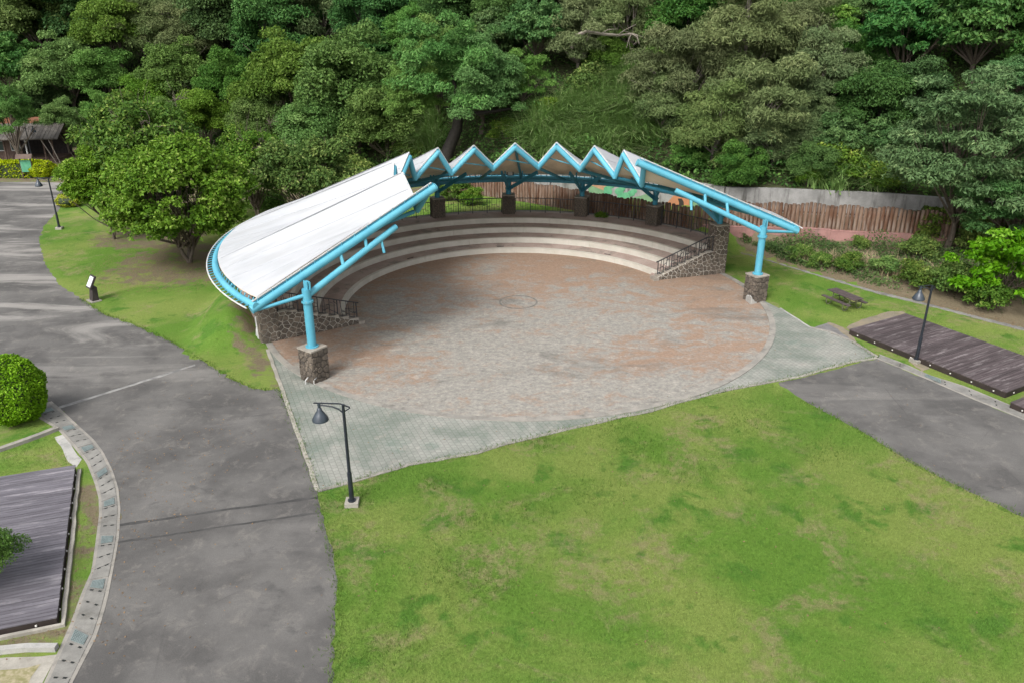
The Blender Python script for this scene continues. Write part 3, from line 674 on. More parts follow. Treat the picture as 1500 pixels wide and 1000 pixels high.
# rear piers and railings between them
PAZ = [-82.6,-62.4,-42.2,-22.0,-2.3,17.95,38.7]; PR = 15.62
names = ['rear stone pier hidden behind the left wing of the canopy', 'second rear stone pier from the left flank wall', 'rear stone pier beside the tip of the left front pipe',
         'rear stone pier just right of the left front pipe, shrub behind it', 'rear stone pier at the back of the terraces under the floodlight', 'rear stone pier in front of the middle of the log fence', 'rear stone pier nearest the right flank wall, painted wall behind it']
for i, a in enumerate(PAZ):
    c = pol(PR, a); pier('rear_pier', (c.x, c.y), .92, ZP-.02, 2.88, -radians(a), names[i], 'pier', 'stone piers under the canopy columns', 50+i, False, .17)
azR = math.degrees(atan2(PIER_R.x-CX, PIER_R.y-CY)); azL = math.degrees(atan2(PIER_L.x-CX, PIER_L.y-CY))
ends = [azL]+PAZ+[azR]
rl_names = ['beside the left flank wall', 'behind the left wing of the canopy', 'left of the left front pipe', 'behind the tip of the left front pipe', 'in front of the shrub behind the terraces', 'right of the floodlight column', 'in front of the log fence', 'beside the right flank wall']
for i in range(len(ends)-1):
    a0, a1 = max(ends[i]+1.9, -96.0), min(ends[i+1]-1.9, 58.8); R = 15.75
    t = thing('terrace_railing', pol(R, (a0+a1)/2, ZP), 'black iron railing with square lattice, the bay '+rl_names[i], 'railing', 'iron railing bays along the back of the terraces')
    m = 4; nn = 16
    arcp = lambda z: [pol(R, a0+(a1-a0)*k/nn, ZP+z) for k in range(nn+1)]
    b = MB()
    for p, q in zip(arcp(1.08)[:-1], arcp(1.08)[1:]): b.bar(p, q, .075, .05)
    b.build('top_rail', M['black'], t); b = MB()
    for z in (.16,):
        for p, q in zip(arcp(z)[:-1], arcp(z)[1:]): b.bar(p, q, .035, .03)
    b.build('bottom_rail', M['black'], t)
    for k in range(m+1): MB().bar(pol(R, a0+(a1-a0)*k/m, ZP-.02), pol(R, a0+(a1-a0)*k/m, ZP+1.08), .055, .055).build('post', M['black'], t)
    rg = random.Random(i); b = MB(); N = 24
    for k in range(1, N):
        if k % 6 == 0: continue
        a = a0+(a1-a0)*k/N; zz = [(.16,1.06),(.16,.62),(.45,1.06),(.16,1.06)][k % 4]; b.bar(pol(R, a, ZP+zz[0]), pol(R, a, ZP+zz[1]), .026, .026)
    for k in range(0, N):
        a = a0+(a1-a0)*k/N; a2 = a0+(a1-a0)*(k+1)/N; z = (.62,.62,.45,.8)[k % 4]; b.bar(pol(R, a, ZP+z), pol(R, a2, ZP+z), .026, .026)
    b.build('lattice', M['black'], t)

# ------------------------------------------------------------------ canopy
can = thing('canopy', (CX, CY, 0), 'sky blue steel canopy with folded white membrane roof round the terraces', 'canopy')
PK = [(-140,6.85,7.62),(-116,6.6,7.8),(-91.2,6.76,7.8),(-64.7,6.97,7.8),(-46.0,6.64,7.8),(-25.6,6.2,7.78),(-1.6,6.36,7.8),(19.9,7.03,7.8),(40.7,7.08,7.8),(58.4,7.26,7.8),(83.4,6.98,7.75)]
VA = [(-128,6.5,6.42),(-104,6.9,6.42),(-79,7.0,6.42),(-58.4,7.18,6.42),(-37.7,6.64,6.42),(-13.1,6.9,6.42),(10.3,7.28,6.42),(31.2,7.5,6.42),(54.3,7.13,6.42),(74.5,7.33,6.42)]
RO, ZO = 16.1, 4.0
nodes = []
for i in range(len(PK)):
    nodes.append(('p',)+PK[i])
    if i < len(VA): nodes.append(('v',)+VA[i])
OAZ0, OAZ1 = -134.6, 84.6
oaz = lambda a: OAZ0+(a-PK[0][0])*(OAZ1-OAZ0)/(PK[-1][0]-PK[0][0])
GAP = .30
def pt(node, t, dz=0.0):
    k, a, r, z = node; A = pol(r, a, z); B = pol(RO, oaz(a), ZO); return A+(B-A)*t+Vector((0,0,dz))
NS, NU = 14, 8
for i in range(len(nodes)-1):
    a, c = nodes[i], nodes[i+1]
    for nm, mt, dz in (('membrane_panel','fabric',GAP), ('membrane_underside','under',GAP-.035)):
        b = MB(); vs = []
        for s in range(NS+1):
            t = s/NS*.985
            p, q = pt(a, t, dz), pt(c, t, dz)
            aa, ac = oaz(a[1]), oaz(c[1])
            for k in range(NU+1):
                f = k/NU; w = p.lerp(q, f)
                # the outer edge follows the ring, the field sags a little between ridge and valley
                rr_ = hypot(p.x-CX, p.y-CY)*(1-f)+hypot(q.x-CX, q.y-CY)*f; az = aa+(ac-aa)*f
                e = pol(rr_, az, w.z); w = w.lerp(e, t**1.5)
                w.z -= .09*sin(pi*f)*sin(pi*min(t, .9)*.98+.05)
                vs.append(w)
        for s in range(NS):
            for k in range(NU): n0 = s*(NU+1)+k; b.f.append((n0, n0+1, n0+NU+2, n0+NU+1))
        b.v = [tuple(v) for v in vs]; b.build(nm, M[mt], can, smooth=True)
    sm = MB(); prev = None                      # sewn seam along the middle of each panel, lying on the sagging cloth
    for s_ in range(13):
        t = .01+.96*s_/12; p, q = pt(a, t, GAP), pt(c, t, GAP); w = p.lerp(q, .5); aa, ac = oaz(a[1]), oaz(c[1])
        e = pol((hypot(p.x-CX, p.y-CY)+hypot(q.x-CX, q.y-CY))/2, (aa+ac)/2, w.z); w = w.lerp(e, t**1.5); w.z += .004-.09*sin(pi*min(t, .9)*.98+.05)
        if prev is not None: sm.bar(prev, w, .045, .012)
        prev = w
    sm.build('panel_seam', M['seam'], can)
    # zigzag edge pipe, tabs that hold the cloth, thin edge rope
    p, q = pt(a, 0), pt(c, 0); d = (q-p)
    if not (i == 0 or i == len(nodes)-2) or True:
        MB().tube([p-d.normalized()*.05, q+d.normalized()*.05], .155, 12).build('edge_pipe', M['blue'], can, smooth=True)
    tb = MB(); nt_ = max(3, int(d.length/.55))
    for k in range(nt_+1): w = p+d*(k+.2)/(nt_+.4); tb.bar(w+Vector((0,0,.12)), w+Vector((0,0,GAP+.02)), .07, .03)
    tb.build('cloth_tab', M['blue'], can, 'stuff')
    MB().bar(p+Vector((0,0,GAP-.015)), q+Vector((0,0,GAP-.015)), .05, .07).build('edge_rope', M['white'], can)
    MB().bar(p+Vector((0,0,.20)), q+Vector((0,0,.20)), .03, .045).build('edge_track', M['blueshade'], can)
for i, nd in enumerate(nodes):
    if nd[0] == 'v':
        MB().tube([pt(nd, .02, -.02), pt(nd, .98, -.10)], [.11,.10], 8).build('valley_beam', M['blueshade'], can, smooth=True)
    elif 0 < i < len(nodes)-1:
        MB().tube([pt(nd, .03, .05), pt(nd, .98, -.06)], [.085,.085], 8).build('ridge_beam', M['blueshade'], can, smooth=True)
        pv, nx_ = nodes[i-1], nodes[i+1]                   # thin collar tie inside each gable
        A = pt(nd, .04).lerp(pt(pv, .04), .45); B = pt(nd, .04).lerp(pt(nx_, .04), .75); A.z -= .05; B.z -= .05
        MB().tube([A, B], .04, 6).build('collar_tie', M['blue'], can)
    # seam tapes on the cloth along ridges, valleys and mid lines
    if 0 < i < len(nodes)-1: MB().bar(pt(nd, .01, GAP+.012), pt(nd, .97, GAP+.006), .07, .01).build('seam_tape', M['seam'], can)
# front radial pipes at both open ends, with lower chord
for nd, post, pc, tilt in ((nodes[0], (450,410), pL, 1), (nodes[-1], (1114.5,324), pR, -1)):
    A = pt(nd, -.04, 0); B = pt(nd, 1.02, -.10); d = (B-A).normalized()
    MB().tube([A, B], .19, 14).build('front_pipe', M['blue'], can, smooth=True)
    tb = MB(); L = (B-A).length
    for k in range(14): w = A+d*(L*(k+.5)/14); tb.bar(w+Vector((0,0,.12)), w+Vector((0,0,GAP+.06)), .07, .03)
    tb.build('cloth_tab', M['blue'], can, 'stuff')
    MB().bar(A+d*.1+Vector((0,0,.25)), B-d*.1+Vector((0,0,.25)), .035, .05).build('edge_track', M['blueshade'], can)
    MB().bar(A+d*.2+Vector((0,0,GAP+.035)), B-d*.1+Vector((0,0,GAP+.035)), .05, .05).build('edge_rope', M['white'], can)
    # post stands on the pedestal
    tpost = min(1, max(0, (Vector((pc.x, pc.y, 0))-Vector((A.x, A.y, 0))).length/Vector((B.x-A.x, B.y-A.y, 0)).length)); top = A+(B-A)*tpost
    topc = Vector((pc.x, pc.y, top.z-.2))
    MB().tube([(pc.x, pc.y, 1.58), (pc.x, pc.y, top.z-.42)], .2, 14).build('front_post', M['blue'], can, smooth=True)
    MB().tube([(pc.x, pc.y, top.z-1.05), (pc.x, pc.y, top.z-.95)], .27, 14).build('post_collar', M['blue'], can, smooth=True)
    MB().tube([(pc.x, pc.y, 1.60), (pc.x, pc.y, 1.66)], .3, 14).build('base_plate', M['blue'], can, smooth=True)
    MB().box((pc.x, pc.y, top.z-.26), (.05,.34,.4), atan2(d.y, d.x)).box((pc.x+.12, pc.y, top.z-.26), (.05,.34,.4), atan2(d.y, d.x)).build('gusset', M['blue'], can)
    jo = Vector((pc.x, pc.y, top.z-.75)); inn = A+(B-A)*(tpost-.52*1); inn.z -= .62
    MB().tube([jo, inn], .15, 12).build('lower_chord', M['blue'], can, smooth=True)
    for f in (.40, .66):
        w = jo+(inn-jo)*f; e = A+(B-A)*(tpost-.52*f); MB().tube([w, e], .085, 8).build('strut', M['blue'], can, smooth=True)
    w = jo+(inn-jo)*.82; sd_ = Vector((-d.y, d.x, 0))*tilt; MB().tube([w, w+sd_*.25+Vector((0,0,-.65))], .07, 8).build('stub_brace', M['blue'], can, smooth=True)
    MB().tube([jo+Vector((0,0,.05)), A+(B-A)*.985+Vector((0,0,-.12))], [.10,.07], 8).build('outer_brace', M['blue'], can, smooth=True)
    cap = MB().tube([A-d*.02, A-d*.05], .2, 14).build('pipe_cap', M['blue'], can)
# outer ring pipe, gutter rail with brackets, rear beam
def arc_tube(r, a0, a1, z, rad, n, k=8): return MB().tube([pol(r, a0+(a1-a0)*i/n, z) for i in range(n+1)], rad, k)
arc_tube(RO+.02, OAZ0-.6, OAZ1+.6, ZO+.02, .16, 90, 10).build('ring_pipe', M['blue'], can, smooth=True)
arc_tube(RO+.42, OAZ0-.2, OAZ1+.2, ZO+.0, .035, 90, 6).build('gutter_rail', M['white'], can, smooth=True)
b = MB()
for i in range(150): a = OAZ0+(OAZ1-OAZ0)*(i+.5)/150; b.bar(pol(RO+.12, a, ZO+.05), pol(RO+.42, a, ZO+.0), .03, .03)
b.build('gutter_bracket', M['blue'], can, 'stuff')
b = MB()
for i in range(150): a = OAZ0+(OAZ1-OAZ0)*(i+.5)/150; b.bar(pol(RO-.02, a, ZO+.1), pol(RO-.1, a, ZO+GAP), .05, .03)
b.build('cloth_tab', M['blue'], can, 'stuff')
MB().arc(RO-.55, RO-.30, OAZ0+14, OAZ1-14, ZO-.22, ZO-.02, 80).build('rear_beam', M['blueshade'], can)
# rear columns with spreading arms
cols = [(azL, PIER_L, 3.2)]+[(a, pol(PR, a), 2.88) for a in PAZ]+[(azR, PIER_R, 3.2)]
for a, c, zb in cols:
    MB().tube([(c.x, c.y, zb-.02), (c.x, c.y, ZO-.1)], .19, 12).build('rear_column', M['blueshade'], can, smooth=True)
    MB().tube([(c.x, c.y, zb+.38), (c.x, c.y, zb+.46)], .24, 12).build('column_collar', M['blueshade'], can, smooth=True)
    near = sorted((v for v in nodes if v[0] == 'v'), key=lambda v: abs(v[1]-a))[:2]
    rdg = min((v for v in nodes if v[0] == 'p'), key=lambda v: abs(v[1]-a))
    for v in near:
        e = pt(v, .60, -.10).lerp(pt(rdg, .60, -.10), .5); s0 = Vector((c.x, c.y, ZO-.75)); d = e-s0
        MB().bar(s0, e, .11, .24).build('arm', M['blueshade'], can)
        m1 = s0+d*.5; MB().bar(m1, Vector((m1.x, m1.y, float(m1.z)+.7)), .10, .10).build('arm_post', M['blueshade'], can)
    dirn = (pol(1, a)-pol(0, a)); MB().bar(Vector((c.x, c.y, ZO-.5)), Vector((c.x, c.y, ZO-.1))+dirn*.45, .12, .2).build('outer_bracket', M['blueshade'], can)
# floodlight
fl = thing('floodlight', pol(15.15,-2.0,4.4), 'small black floodlight with pale lens fixed to a rear canopy column', 'floodlight')
c = pol(15.1, -1.9, 4.55)
MB().box(c, (.42,.22,.38)).build('housing', M['black'], fl); MB().box(c+Vector((0,-.125,0)), (.34,.03,.30)).build('lens', M['white'], fl)
MB().bar(c+Vector((-.25,.0,.1)), c+Vector((-.25,.3,-.25)), .04, .04).bar(c+Vector((.25,.0,.1)), c+Vector((.25,.3,-.25)), .04, .04).build('bracket', M['black'], fl)

# ------------------------------------------------------------------ retaining wall with painted pictures, pink wall, log fence
wx = [1.2,3.2,5.5,9.8,13,16,20,27,33,44]
rw = thing('retaining_wall', (14, float(foot(14)), 0), 'long grey stained concrete retaining wall at the foot of the wooded slope', 'wall')
wt = [(x, float(foot(x))) for x in wx]; wtop = [2.6,3.3,3.55,3.45,3.4,3.35,3.35,3.4,3.4,3.4]
for i in range(len(wx)-1):
    (xa, ya), (xb, yb) = wt[i], wt[i+1]; u = Vector((xb-xa, yb-ya, 0)).normalized(); nn = Vector((u.y, -u.x, 0))
    vs = []
    for (x, y), z in ((wt[i], wtop[i]), (wt[i+1], wtop[i+1])):
        for e, zz in ((0,0.5),(.32,.5),(.32,z),(0,z)): vs.append(Vector((x, y, zz))-nn*e+nn*.25)
    vs[4:] = [v-u*.012 for v in vs[4:]]
    MB().add(vs, [(0,1,5,4),(1,2,6,5),(2,3,7,6),(3,0,4,7),(0,1,2,3),(7,6,5,4)]).build('wall_panel', M['greywall'], rw)
def on_wall(px, py):
    best = None
    for i in range(len(wx)-1):
        (xa, ya), (xb, yb) = wt[i], wt[i+1]; u = Vector((xb-xa, yb-ya, 0)).normalized(); nn = Vector((u.y, -u.x, 0)); o = Vector((xa, ya, 0))+nn*.25
        d = ray(px, py); C0 = Vector((0,0,CAM_H)); t = (o-C0).dot(nn)/d.dot(nn); p = C0+d*t; s = (p-o).dot(u)
        if -.05 <= s <= (Vector((xb-xa, yb-ya, 0))).length+.05: return p, nn, u
    return None
def mural(name, pts, mat_, lift=.012):
    W_ = [on_wall(*p) for p in pts]
    if any(w is None for w in W_): return
    nn = W_[0][1]; MB().add([w[0]+nn*lift for w in W_], [tuple(range(len(W_)))]).build(name, M[mat_], rw)
mural('painted_hill', [(862,312),(862,268),(880,276),(892,282),(892,320),(876,318)], 'mgreen')
mural('painted_roof', [(866,272),(870,264),(894,266),(894,278),(886,280)], 'mbrown', .02)
mural('painted_hill', [(894,322),(895,286),(910,292),(935,288),(948,284),(962,292),(960,324)], 'mgreen', .014)
rg = random.Random(3)
for k in range(13):
    x, y = 908+rg.gauss(0,11), 279+rg.gauss(0,7); r = rg.uniform(4,7)
    mural('painted_leaf_clump', [(x+r*cos(a), y+r*.8*sin(a)) for a in [2*pi*j/9 for j in range(9)]], 'mlime', .022+k*.002)
mural('painted_path', [(900,300),(925,293),(950,302),(948,306),(922,298),(902,306)], 'mgrey', .018)
mural('painted_hill', [(985,322),(990,300),(1010,293),(1045,300),(1050,318),(1020,326)], 'mgreen', .014)
mural('painted_tunnel', [(975,300),(984,290),(996,288),(1000,282),(984+12,284),(998,280),(1008,282),(1010,292),(1010,302),(984,306)], 'morange', .024)
mural('painted_tunnel', [(984,306),(984,290),(990,284),(1000,284),(1006,290),(1006,306)], 'morange', .030)
mural('painted_opening', [(990,305),(990,296),(994,291),(999,291),(1002,296),(1002,305)], 'mblack', .036)
mural('painted_rock', [(790,296),(794,284),(806,278),(818,280),(822,296)], 'mgrey', .014)

pk_ = thing('low_wall', (22, float(pinky(22)), 0), 'low pink plastered wall carrying the log fence right of the canopy', 'wall')
seg = [13.4,16.8,19.4,21.7,24.1,26.8,30.5,36]; ztop = [1.62,1.70,1.78,1.72,1.74,1.62,1.55]
for i in range(len(seg)-1):
    xa, xb = seg[i], seg[i+1]-.01; ya, yb = float(pinky(xa)), float(pinky(xb)); u = Vector((xb-xa, yb-ya, 0)).normalized(); nn = Vector((u.y, -u.x, 0)); vs = []
    for x, y in ((xa, ya), (xb, yb)):
        for e, zz in ((0,-.1),(.3,-.1),(.3,ztop[i]),(0,ztop[i])): vs.append(Vector((x, y, zz))-nn*e)
    MB().add(vs, [(0,1,5,4),(1,2,6,5),(2,3,7,6),(3,0,4,7),(0,1,2,3),(7,6,5,4)]).build('wall_panel', M['pink'], pk_)
    vs2 = [v+nn*(.02 if k % 4 in (0,3) else -.02)+Vector((0,0,.06 if k % 4 > 1 else 0)) for k, v in enumerate(vs)]
    for k in (0,1,4,5): vs2[k].z = ztop[i]+.001
    MB().add(vs2, [(0,1,5,4),(1,2,6,5),(2,3,7,6),(3,0,4,7),(0,1,2,3),(7,6,5,4)]).build('coping', M['pink'], pk_)
fence = thing('log_fence', (5, 60.5, 1.3), 'long palisade fence of upright brown logs of uneven height behind the terraces', 'fence')
fp = [(-6.0,67.6),(-3.4,66.3),(-1.7,65.2),(1.1,63.3),(4.75,60.6),(7.65,58.1),(12.0,55.2),(13.6,54.86),(30,51.2),(34,50.2)]
lp = MB().tube([(0,0,-.1),(0,0,1.58),(0,0,1.64)], [.130,.122,.095], 9).mesh('log', M['log'], smooth=True)
rg = random.Random(12); pos = 0.0; k = 0
acc = []
for (xa, ya), (xb, yb) in zip(fp[:-1], fp[1:]):
    L = hypot(xb-xa, yb-ya); s = pos
    while s < L: acc.append((xa+(xb-xa)*s/L, ya+(yb-ya)*s/L)); s += .272
    pos = s-L
for k, (x, y) in enumerate(acc):
    onw = x > 13.5
    z = (float(np.interp(x, [(seg[i]+seg[i+1])/2 for i in range(7)], ztop))+.03 if onw else 1.25)
    o = link('log', lp, fence); o.location = Vector((x, y+(.12 if onw else 0), z))-Vector(fence.location)
    big = k % 9 == 0
    h = 1.0 if big else .93+.14*sin(pi*(k % 9)/9)+rg.uniform(-.018,.018)
    w = 1.22 if big else rg.uniform(.92,1.08)
    o.scale = (w, w, h); o.rotation_euler = (rg.gauss(0,.006), rg.gauss(0,.006), rg.uniform(0,6))
b = MB()
for (xa, ya), (xb, yb) in zip(fp[:-1], fp[1:]):
    for z in (.45, 1.15):
        b.bar((xa, ya+.2, (1.7 if xa > 13 else 1.25)+z), (xb, yb+.2, (1.7 if xb > 13 else 1.25)+z), .06, .1)
b.build('rear_rail', M['fascia'], fence)

# ------------------------------------------------------------------ street furniture
def lamp(base, az, label):
    t = thing('park_lamp', base, label, 'street lamp', 'park lamps with bell shades', az)
    o = MB().box((0,0,.05), (.46,.46,.22)).build('footing', M['palecon'], t, local=True)
    MB().tube([(0,0,.14),(0,0,.20),(0,0,.20),(0,0,1.25),(0,0,1.30),(0,0,1.30),(0,0,3.9)], [.14,.14,.085,.078,.078,.058,.05], 12).build('pole', M['lampmetal'], t, smooth=True, local=True)
    MB().bar((.22,0,3.78), (-.1,0,3.93), .04, .035).bar((-.1,0,3.93), (-.95,0,3.98), .045, .035).bar((.22,0,3.76), (0,0,3.62), .03, .03).build('arm', M['lampmetal'], t, local=True)
    MB().tube([(-.03,0,3.6),(-.16,0,3.73),(-.34,0,3.82),(-.56,0,3.87),(-.78,0,3.90)], .026, 6).build('brace', M['lampmetal'], t, smooth=True, local=True)
    MB().lathe([(.01,3.96),(.05,3.95),(.05,3.80),(.075,3.78),(.09,3.70),(.17,3.58),(.27,3.40),(.275,3.34),(.24,3.33),(.20,3.30),(.01,3.27)], (-.78,0,0), 18).build('lamp_shade', M['lampglass'], t, smooth=True, local=True)
    return t
lamp(G(516,738), .06, 'dark bell lamp at the lawn corner in front of the paved apron')
lamp(G(1341.5,530), .45, 'dark bell lamp on a slim pole beside the right timber deck')
lamp(G(87.4,335.7), .1, 'dark bell lamp on a slim pole at the grass edge below the round tree')
lamp(G(49,240), 3.2, 'far bell lamp on a slim pole in front of the old hut')

# picnic table
pt_c = G(1235,449); lv = Vector((.827,-1.906)); rz = atan2(lv.y, lv.x)
t = thing('picnic_table', pt_c, 'dark slatted picnic table with two attached benches on the grass', 'picnic table', rz=rz)
for k in range(4): MB().box((0,-.27+.18*k,.74), (2.05,.165,.045)).build('table_slat', M['tablewood'], t, local=True)
for s in (-1, 1):
    for k in range(2): MB().box((0,s*(.62+.13*k-.065),.45), (2.05,.12,.045)).build('bench_slat', M['tablewood'], t, local=True)
for x in (-.62, .62):
    b = MB()
    b.bar((x,-.74,.42), (x,.74,.42), .05, .05); b.bar((x,-.32,.70), (x,.32,.70), .05, .05)
    for s in (-1, 1):
        b.tube([(x,s*.22,.70),(x,s*.24,.42),(x,s*.30,.20),(x,s*.44,.04),(x,s*.60,.03),(x,s*.70,.16),(x,s*.72,.42)], .03, 6)
    b.build('leg_frame', M['tubegreen'], t, local=True)
MB().bar((-.62,0,.66), (.62,0,.40), .04, .04).build('tie_bar', M['tubegreen'], t, local=True)

# info lectern on the left grass
s = thing('info_sign', G(138,441), 'slanted dark info lectern with pale panel on the left grass by the path', 'sign', rz=-.75)
MB().box((0,0,.03), (.75,.6,.06)).build('plinth', M['curb'], s, local=True)
MB().add([(-.24,-.16,.06),(.24,-.16,.06),(.24,.2,.06),(-.24,.2,.06),(-.24,-.02,.85),(.24,-.02,.85),(.24,.22,.85),(-.24,.22,.85)], [(0,1,2,3),(4,5,6,7),(0,1,5,4),(1,2,6,5),(2,3,7,6),(3,0,4,7)]).build('post', M['signwood'], s, local=True)
R_ = Matrix.Rotation(radians(60), 3, 'X')
MB().box((0,.05,1.15), (.62,.80,.10), M=R_).build('panel_frame', M['signwood'], s, local=True)
MB().box((0,-.002,1.18), (.48,.62,.012), M=R_).build('panel', M['signface'], s, local=True)
rg = random.Random(5)
for k in range(7):
    c = Vector((0,-.012,1.18))+R_ @ Vector((-.03+rg.uniform(-.02,.02), .22-.07*k, .005)); MB().box(c, (.30,.018,.006), M=R_).build('text_line', M['mgrey'], s, local=True)

# timber decks
def deck(org, u, v, n, zt, mat_, label, ncov=None, bolts=True):
    """u along the planks, v across"""
    t = thing('timber_deck', (org.x, org.y, 0), label, 'deck'); U = u.normalized(); Vn = v.normalized(); L = u.length; w = v.length/n
    me = MB().box((0,0,0), (L,w-.014,.04)).mesh('plank', mat_); rg = random.Random(n); az = atan2(U.y, U.x)
    for k in range(n):
        c = org+u/2+Vn*(w*(k+.5)); o = link('plank', me, t); o.location = (c.x-org.x, c.y-org.y, zt-.02+rg.uniform(-.003,.003)); o.rotation_euler = (rg.gauss(0,.004),0,az+rg.gauss(0,.0007)); o.scale.x = 1+rg.uniform(-.003,.003)
    C = [org, org+u, org+u+v, org+v]
    for i in range(4):
        a, c = C[i], C[(i+1) % 4]; cen = org+(u+v)/2; ia = a+(cen-a).normalized()*.05; ic = c+(cen-c).normalized()*.05
        MB().bar(Vector((ia.x, ia.y, zt*.5-.03)), Vector((ic.x, ic.y, zt*.5-.03)), .05, zt-.02).build('fascia', M['fascia'], t)
        if bolts:
            m = max(3, int((c-a).length/.95)); bm_ = MB()
            for k in range(m):
                p = ia+(ic-ia)*(k+.5)/m+(Vector((ia.x,ia.y))-Vector((cen.x,cen.y))).normalized().to_3d()*.0; out = Vector((-(c-a).y, (c-a).x, 0)).normalized()
                if out.dot(p-cen) < 0: out = -out
                MB().box(Vector((p.x, p.y, zt*.45))+out*.035, (.045,.045,.045)).build('bolt', M['bolt'], t)
    return t
zR = .30; a = G(1244,482,zR); bq = G(1327,459,zR); cq = G(1475,574,zR)
deck(a, bq-a, cq-a, 58, zR, M['deck'], 'long dark brown timber deck on the right grass behind the lamp')
a2 = G(1480,588,zR); deck(a2, (bq-a)*.98, (cq-a)*.5, 28, zR, M['deck'], 'second dark timber deck cut by the right edge, nearer than the long deck')
zl = .28; c1 = G(110,680,zl); c2 = G(83,903,zl); c0 = G(0,697,zl); u = (c0-c1).normalized()*6.2
u = (c1-(c1+u)); deck(c1-u, u, c2-c1, 60, zl, M['decky'], 'weathered grey timber deck at the left edge beside the drain')
kerb('kerb', [c1+Vector((.12,0,0)), c2+Vector((.16,-.05,0)), c2-u+Vector((0,-.14,0))], .12, .1, M['palecon'])

# drains: channel with cover slabs and grates
def drain(L_, R_, pitch, gates, name_lbl, every, zt=.03, first=1):
    cen = [(a+b_)/2 for a, b_ in zip(L_, R_)]; cum = [0]
    for a, b_ in zip(cen[:-1], cen[1:]): cum.append(cum[-1]+(b_-a).length)
    def at(s):
        for i in range(len(cum)-1):
            if s <= cum[i+1] or i == len(cum)-2:
                f = (s-cum[i])/(cum[i+1]-cum[i]); return L_[i].lerp(L_[i+1], f), R_[i].lerp(R_[i+1], f)
    ch = MB(); vs = []; N = int(cum[-1]/.4)
    for k in range(N+1):
        a, b_ = at(cum[-1]*k/N); e = (b_-a)*.06
        vs += [a-e+Vector((0,0,-.05)), b_+e+Vector((0,0,-.05)), b_+e+Vector((0,0,zt-.014)), a-e+Vector((0,0,zt-.014))]
    fs = [(k*4+j, k*4+4+j, k*4+4+(j+1) % 4, k*4+(j+1) % 4) for k in range(N) for j in range(4)]
    ch.add(vs, fs+[(0,1,2,3),(N*4+3,N*4+2,N*4+1,N*4)])
    t = tag(ch.build('drain_channel', M['curb']), None, None, None, 'structure')
    rg = random.Random(every); m = int(cum[-1]/pitch)
    for k in range(m):
        s0, s1 = cum[-1]*k/m, cum[-1]*(k+1)/m; g = .03/2
        a0, b0 = at(s0+g); a1, b1 = at(s1-g); dz = rg.uniform(-.006,.006)
        q = [a0.lerp(b0,.10), a0.lerp(b0,.90), a1.lerp(b1,.90), a1.lerp(b1,.10)]
        if k % every == first:
            q2 = [p for p in q]; MB().prism(q2, -.05, zt+.002+dz).build('cover_slab', M['slab'], t)
            cc = sum(q, Vector())/4; gq = [cc+(p-cc)*.66 for p in q]
            MB().prism(gq, 0, zt+.006+dz).build('drain_opening', M['dark'], t)
            b = MB(); z = zt+.016+dz
            for j in range(9):
                f = j/8; b.bar(gq[0].lerp(gq[1], f)+Vector((0,0,z)), gq[3].lerp(gq[2], f)+Vector((0,0,z)), .022, .014)
            for j in range(8):
                f = j/7; b.bar(gq[0].lerp(gq[3], f)+Vector((0,0,z+.004)), gq[1].lerp(gq[2], f)+Vector((0,0,z+.004)), .022, .014)
            b.build('grate', M['grate'], t)
        else:
            MB().prism(q, -.05, zt+dz).build('cover_slab', M['slab'], t)
            for f in (.32, .68):
                p = a0.lerp(b0, f); MB().box((p.x, p.y, zt+dz+.001), (.10,.055,.008), atan2((b0-a0).y, (b0-a0).x)).build('lifting_hole', M['dark'], t)
Rp = PX((74,588),(88,600),(112,622),(136,644),(150,662),(164,690),(172,715),(175,745),(173,785),(167,820),(155,880),(140,930),(104,1000),(82,1045))
Lp = PX((40,598),(56,610),(86,628),(106,650),(128,676),(140,706),(146,728),(147,752),(143,785),(136,835),(121,870),(106,912),(67,1000),(42,1045))
drain(Lp, Rp, .56, None, '', 4)
Rp = PX((1288,519),(1330,535),(1360,549),(1416,567),(1500,602),(1580,637)); Lp = PX((1285,525),(1330,543),(1358,555),(1424,583),(1500,614),(1580,650))
drain(Lp, Rp, 1.15, None, '', 4, first=2)

# ------------------------------------------------------------------ hut, board and hedges far left
def obox(b, c, s, rz=0): return b.box(c, s, rz)
hx, hy = G(46,233).x, G(46,233).y; hz_ = .0; hr = .10
hut = thing('hut', (hx, hy, 0), 'old brown timber hut with bark roof under the trees at the far left', 'hut', rz=hr)
MB().box((0,0,.12), (7.4,4.6,.3)).build('floor', M['hutwood'], hut, local=True)
for k in range(18): MB().box((-3.5+.41*k+.1, 1.9, 1.3), (.39,.08,2.4)).build('wall_board', M['hutdark'], hut, local=True)
for k in range(9): MB().box((-3.35+.36*k, -.9, 1.25), (.34,.08,2.0)).build('wall_board', M['hutwood'], hut, local=True)
for x in (-3.4,-1.7,-.35,.55,2.4,3.3): MB().tube([(x,-1.75,.2),(x,-1.7,2.55)], .09, 8).build('post', M['frame'] if x in (-.35,.55) else M['hutwood'], hut, local=True)
for x in (-2.5,-.9):
    f = MB().box((x,-.97,1.6), (1.0,.07,1.1)).build('window', M['frame'], hut, local=True)
    MB().box((x,-1.0,1.62), (.84,.05,.92)).build('pane', M['glass'], f, local=True)
for k in range(22):
    for s, y0 in ((-1,-2.6),(1,2.4)):
        x = -4.0+.38*k; MB().add([(x,y0,2.45),(x+.36,y0,2.45),(x+.36,0,3.75),(x,0,3.75),(x,y0,2.55),(x+.36,y0,2.55+.02*(k%3)),(x+.36,0,3.87),(x,0,3.87)], [(3,2,1,0),(4,5,6,7),(0,1,5,4),(1,2,6,5),(2,3,7,6),(3,0,4,7)]).build('roof_plank', M['shingle'], hut, local=True)
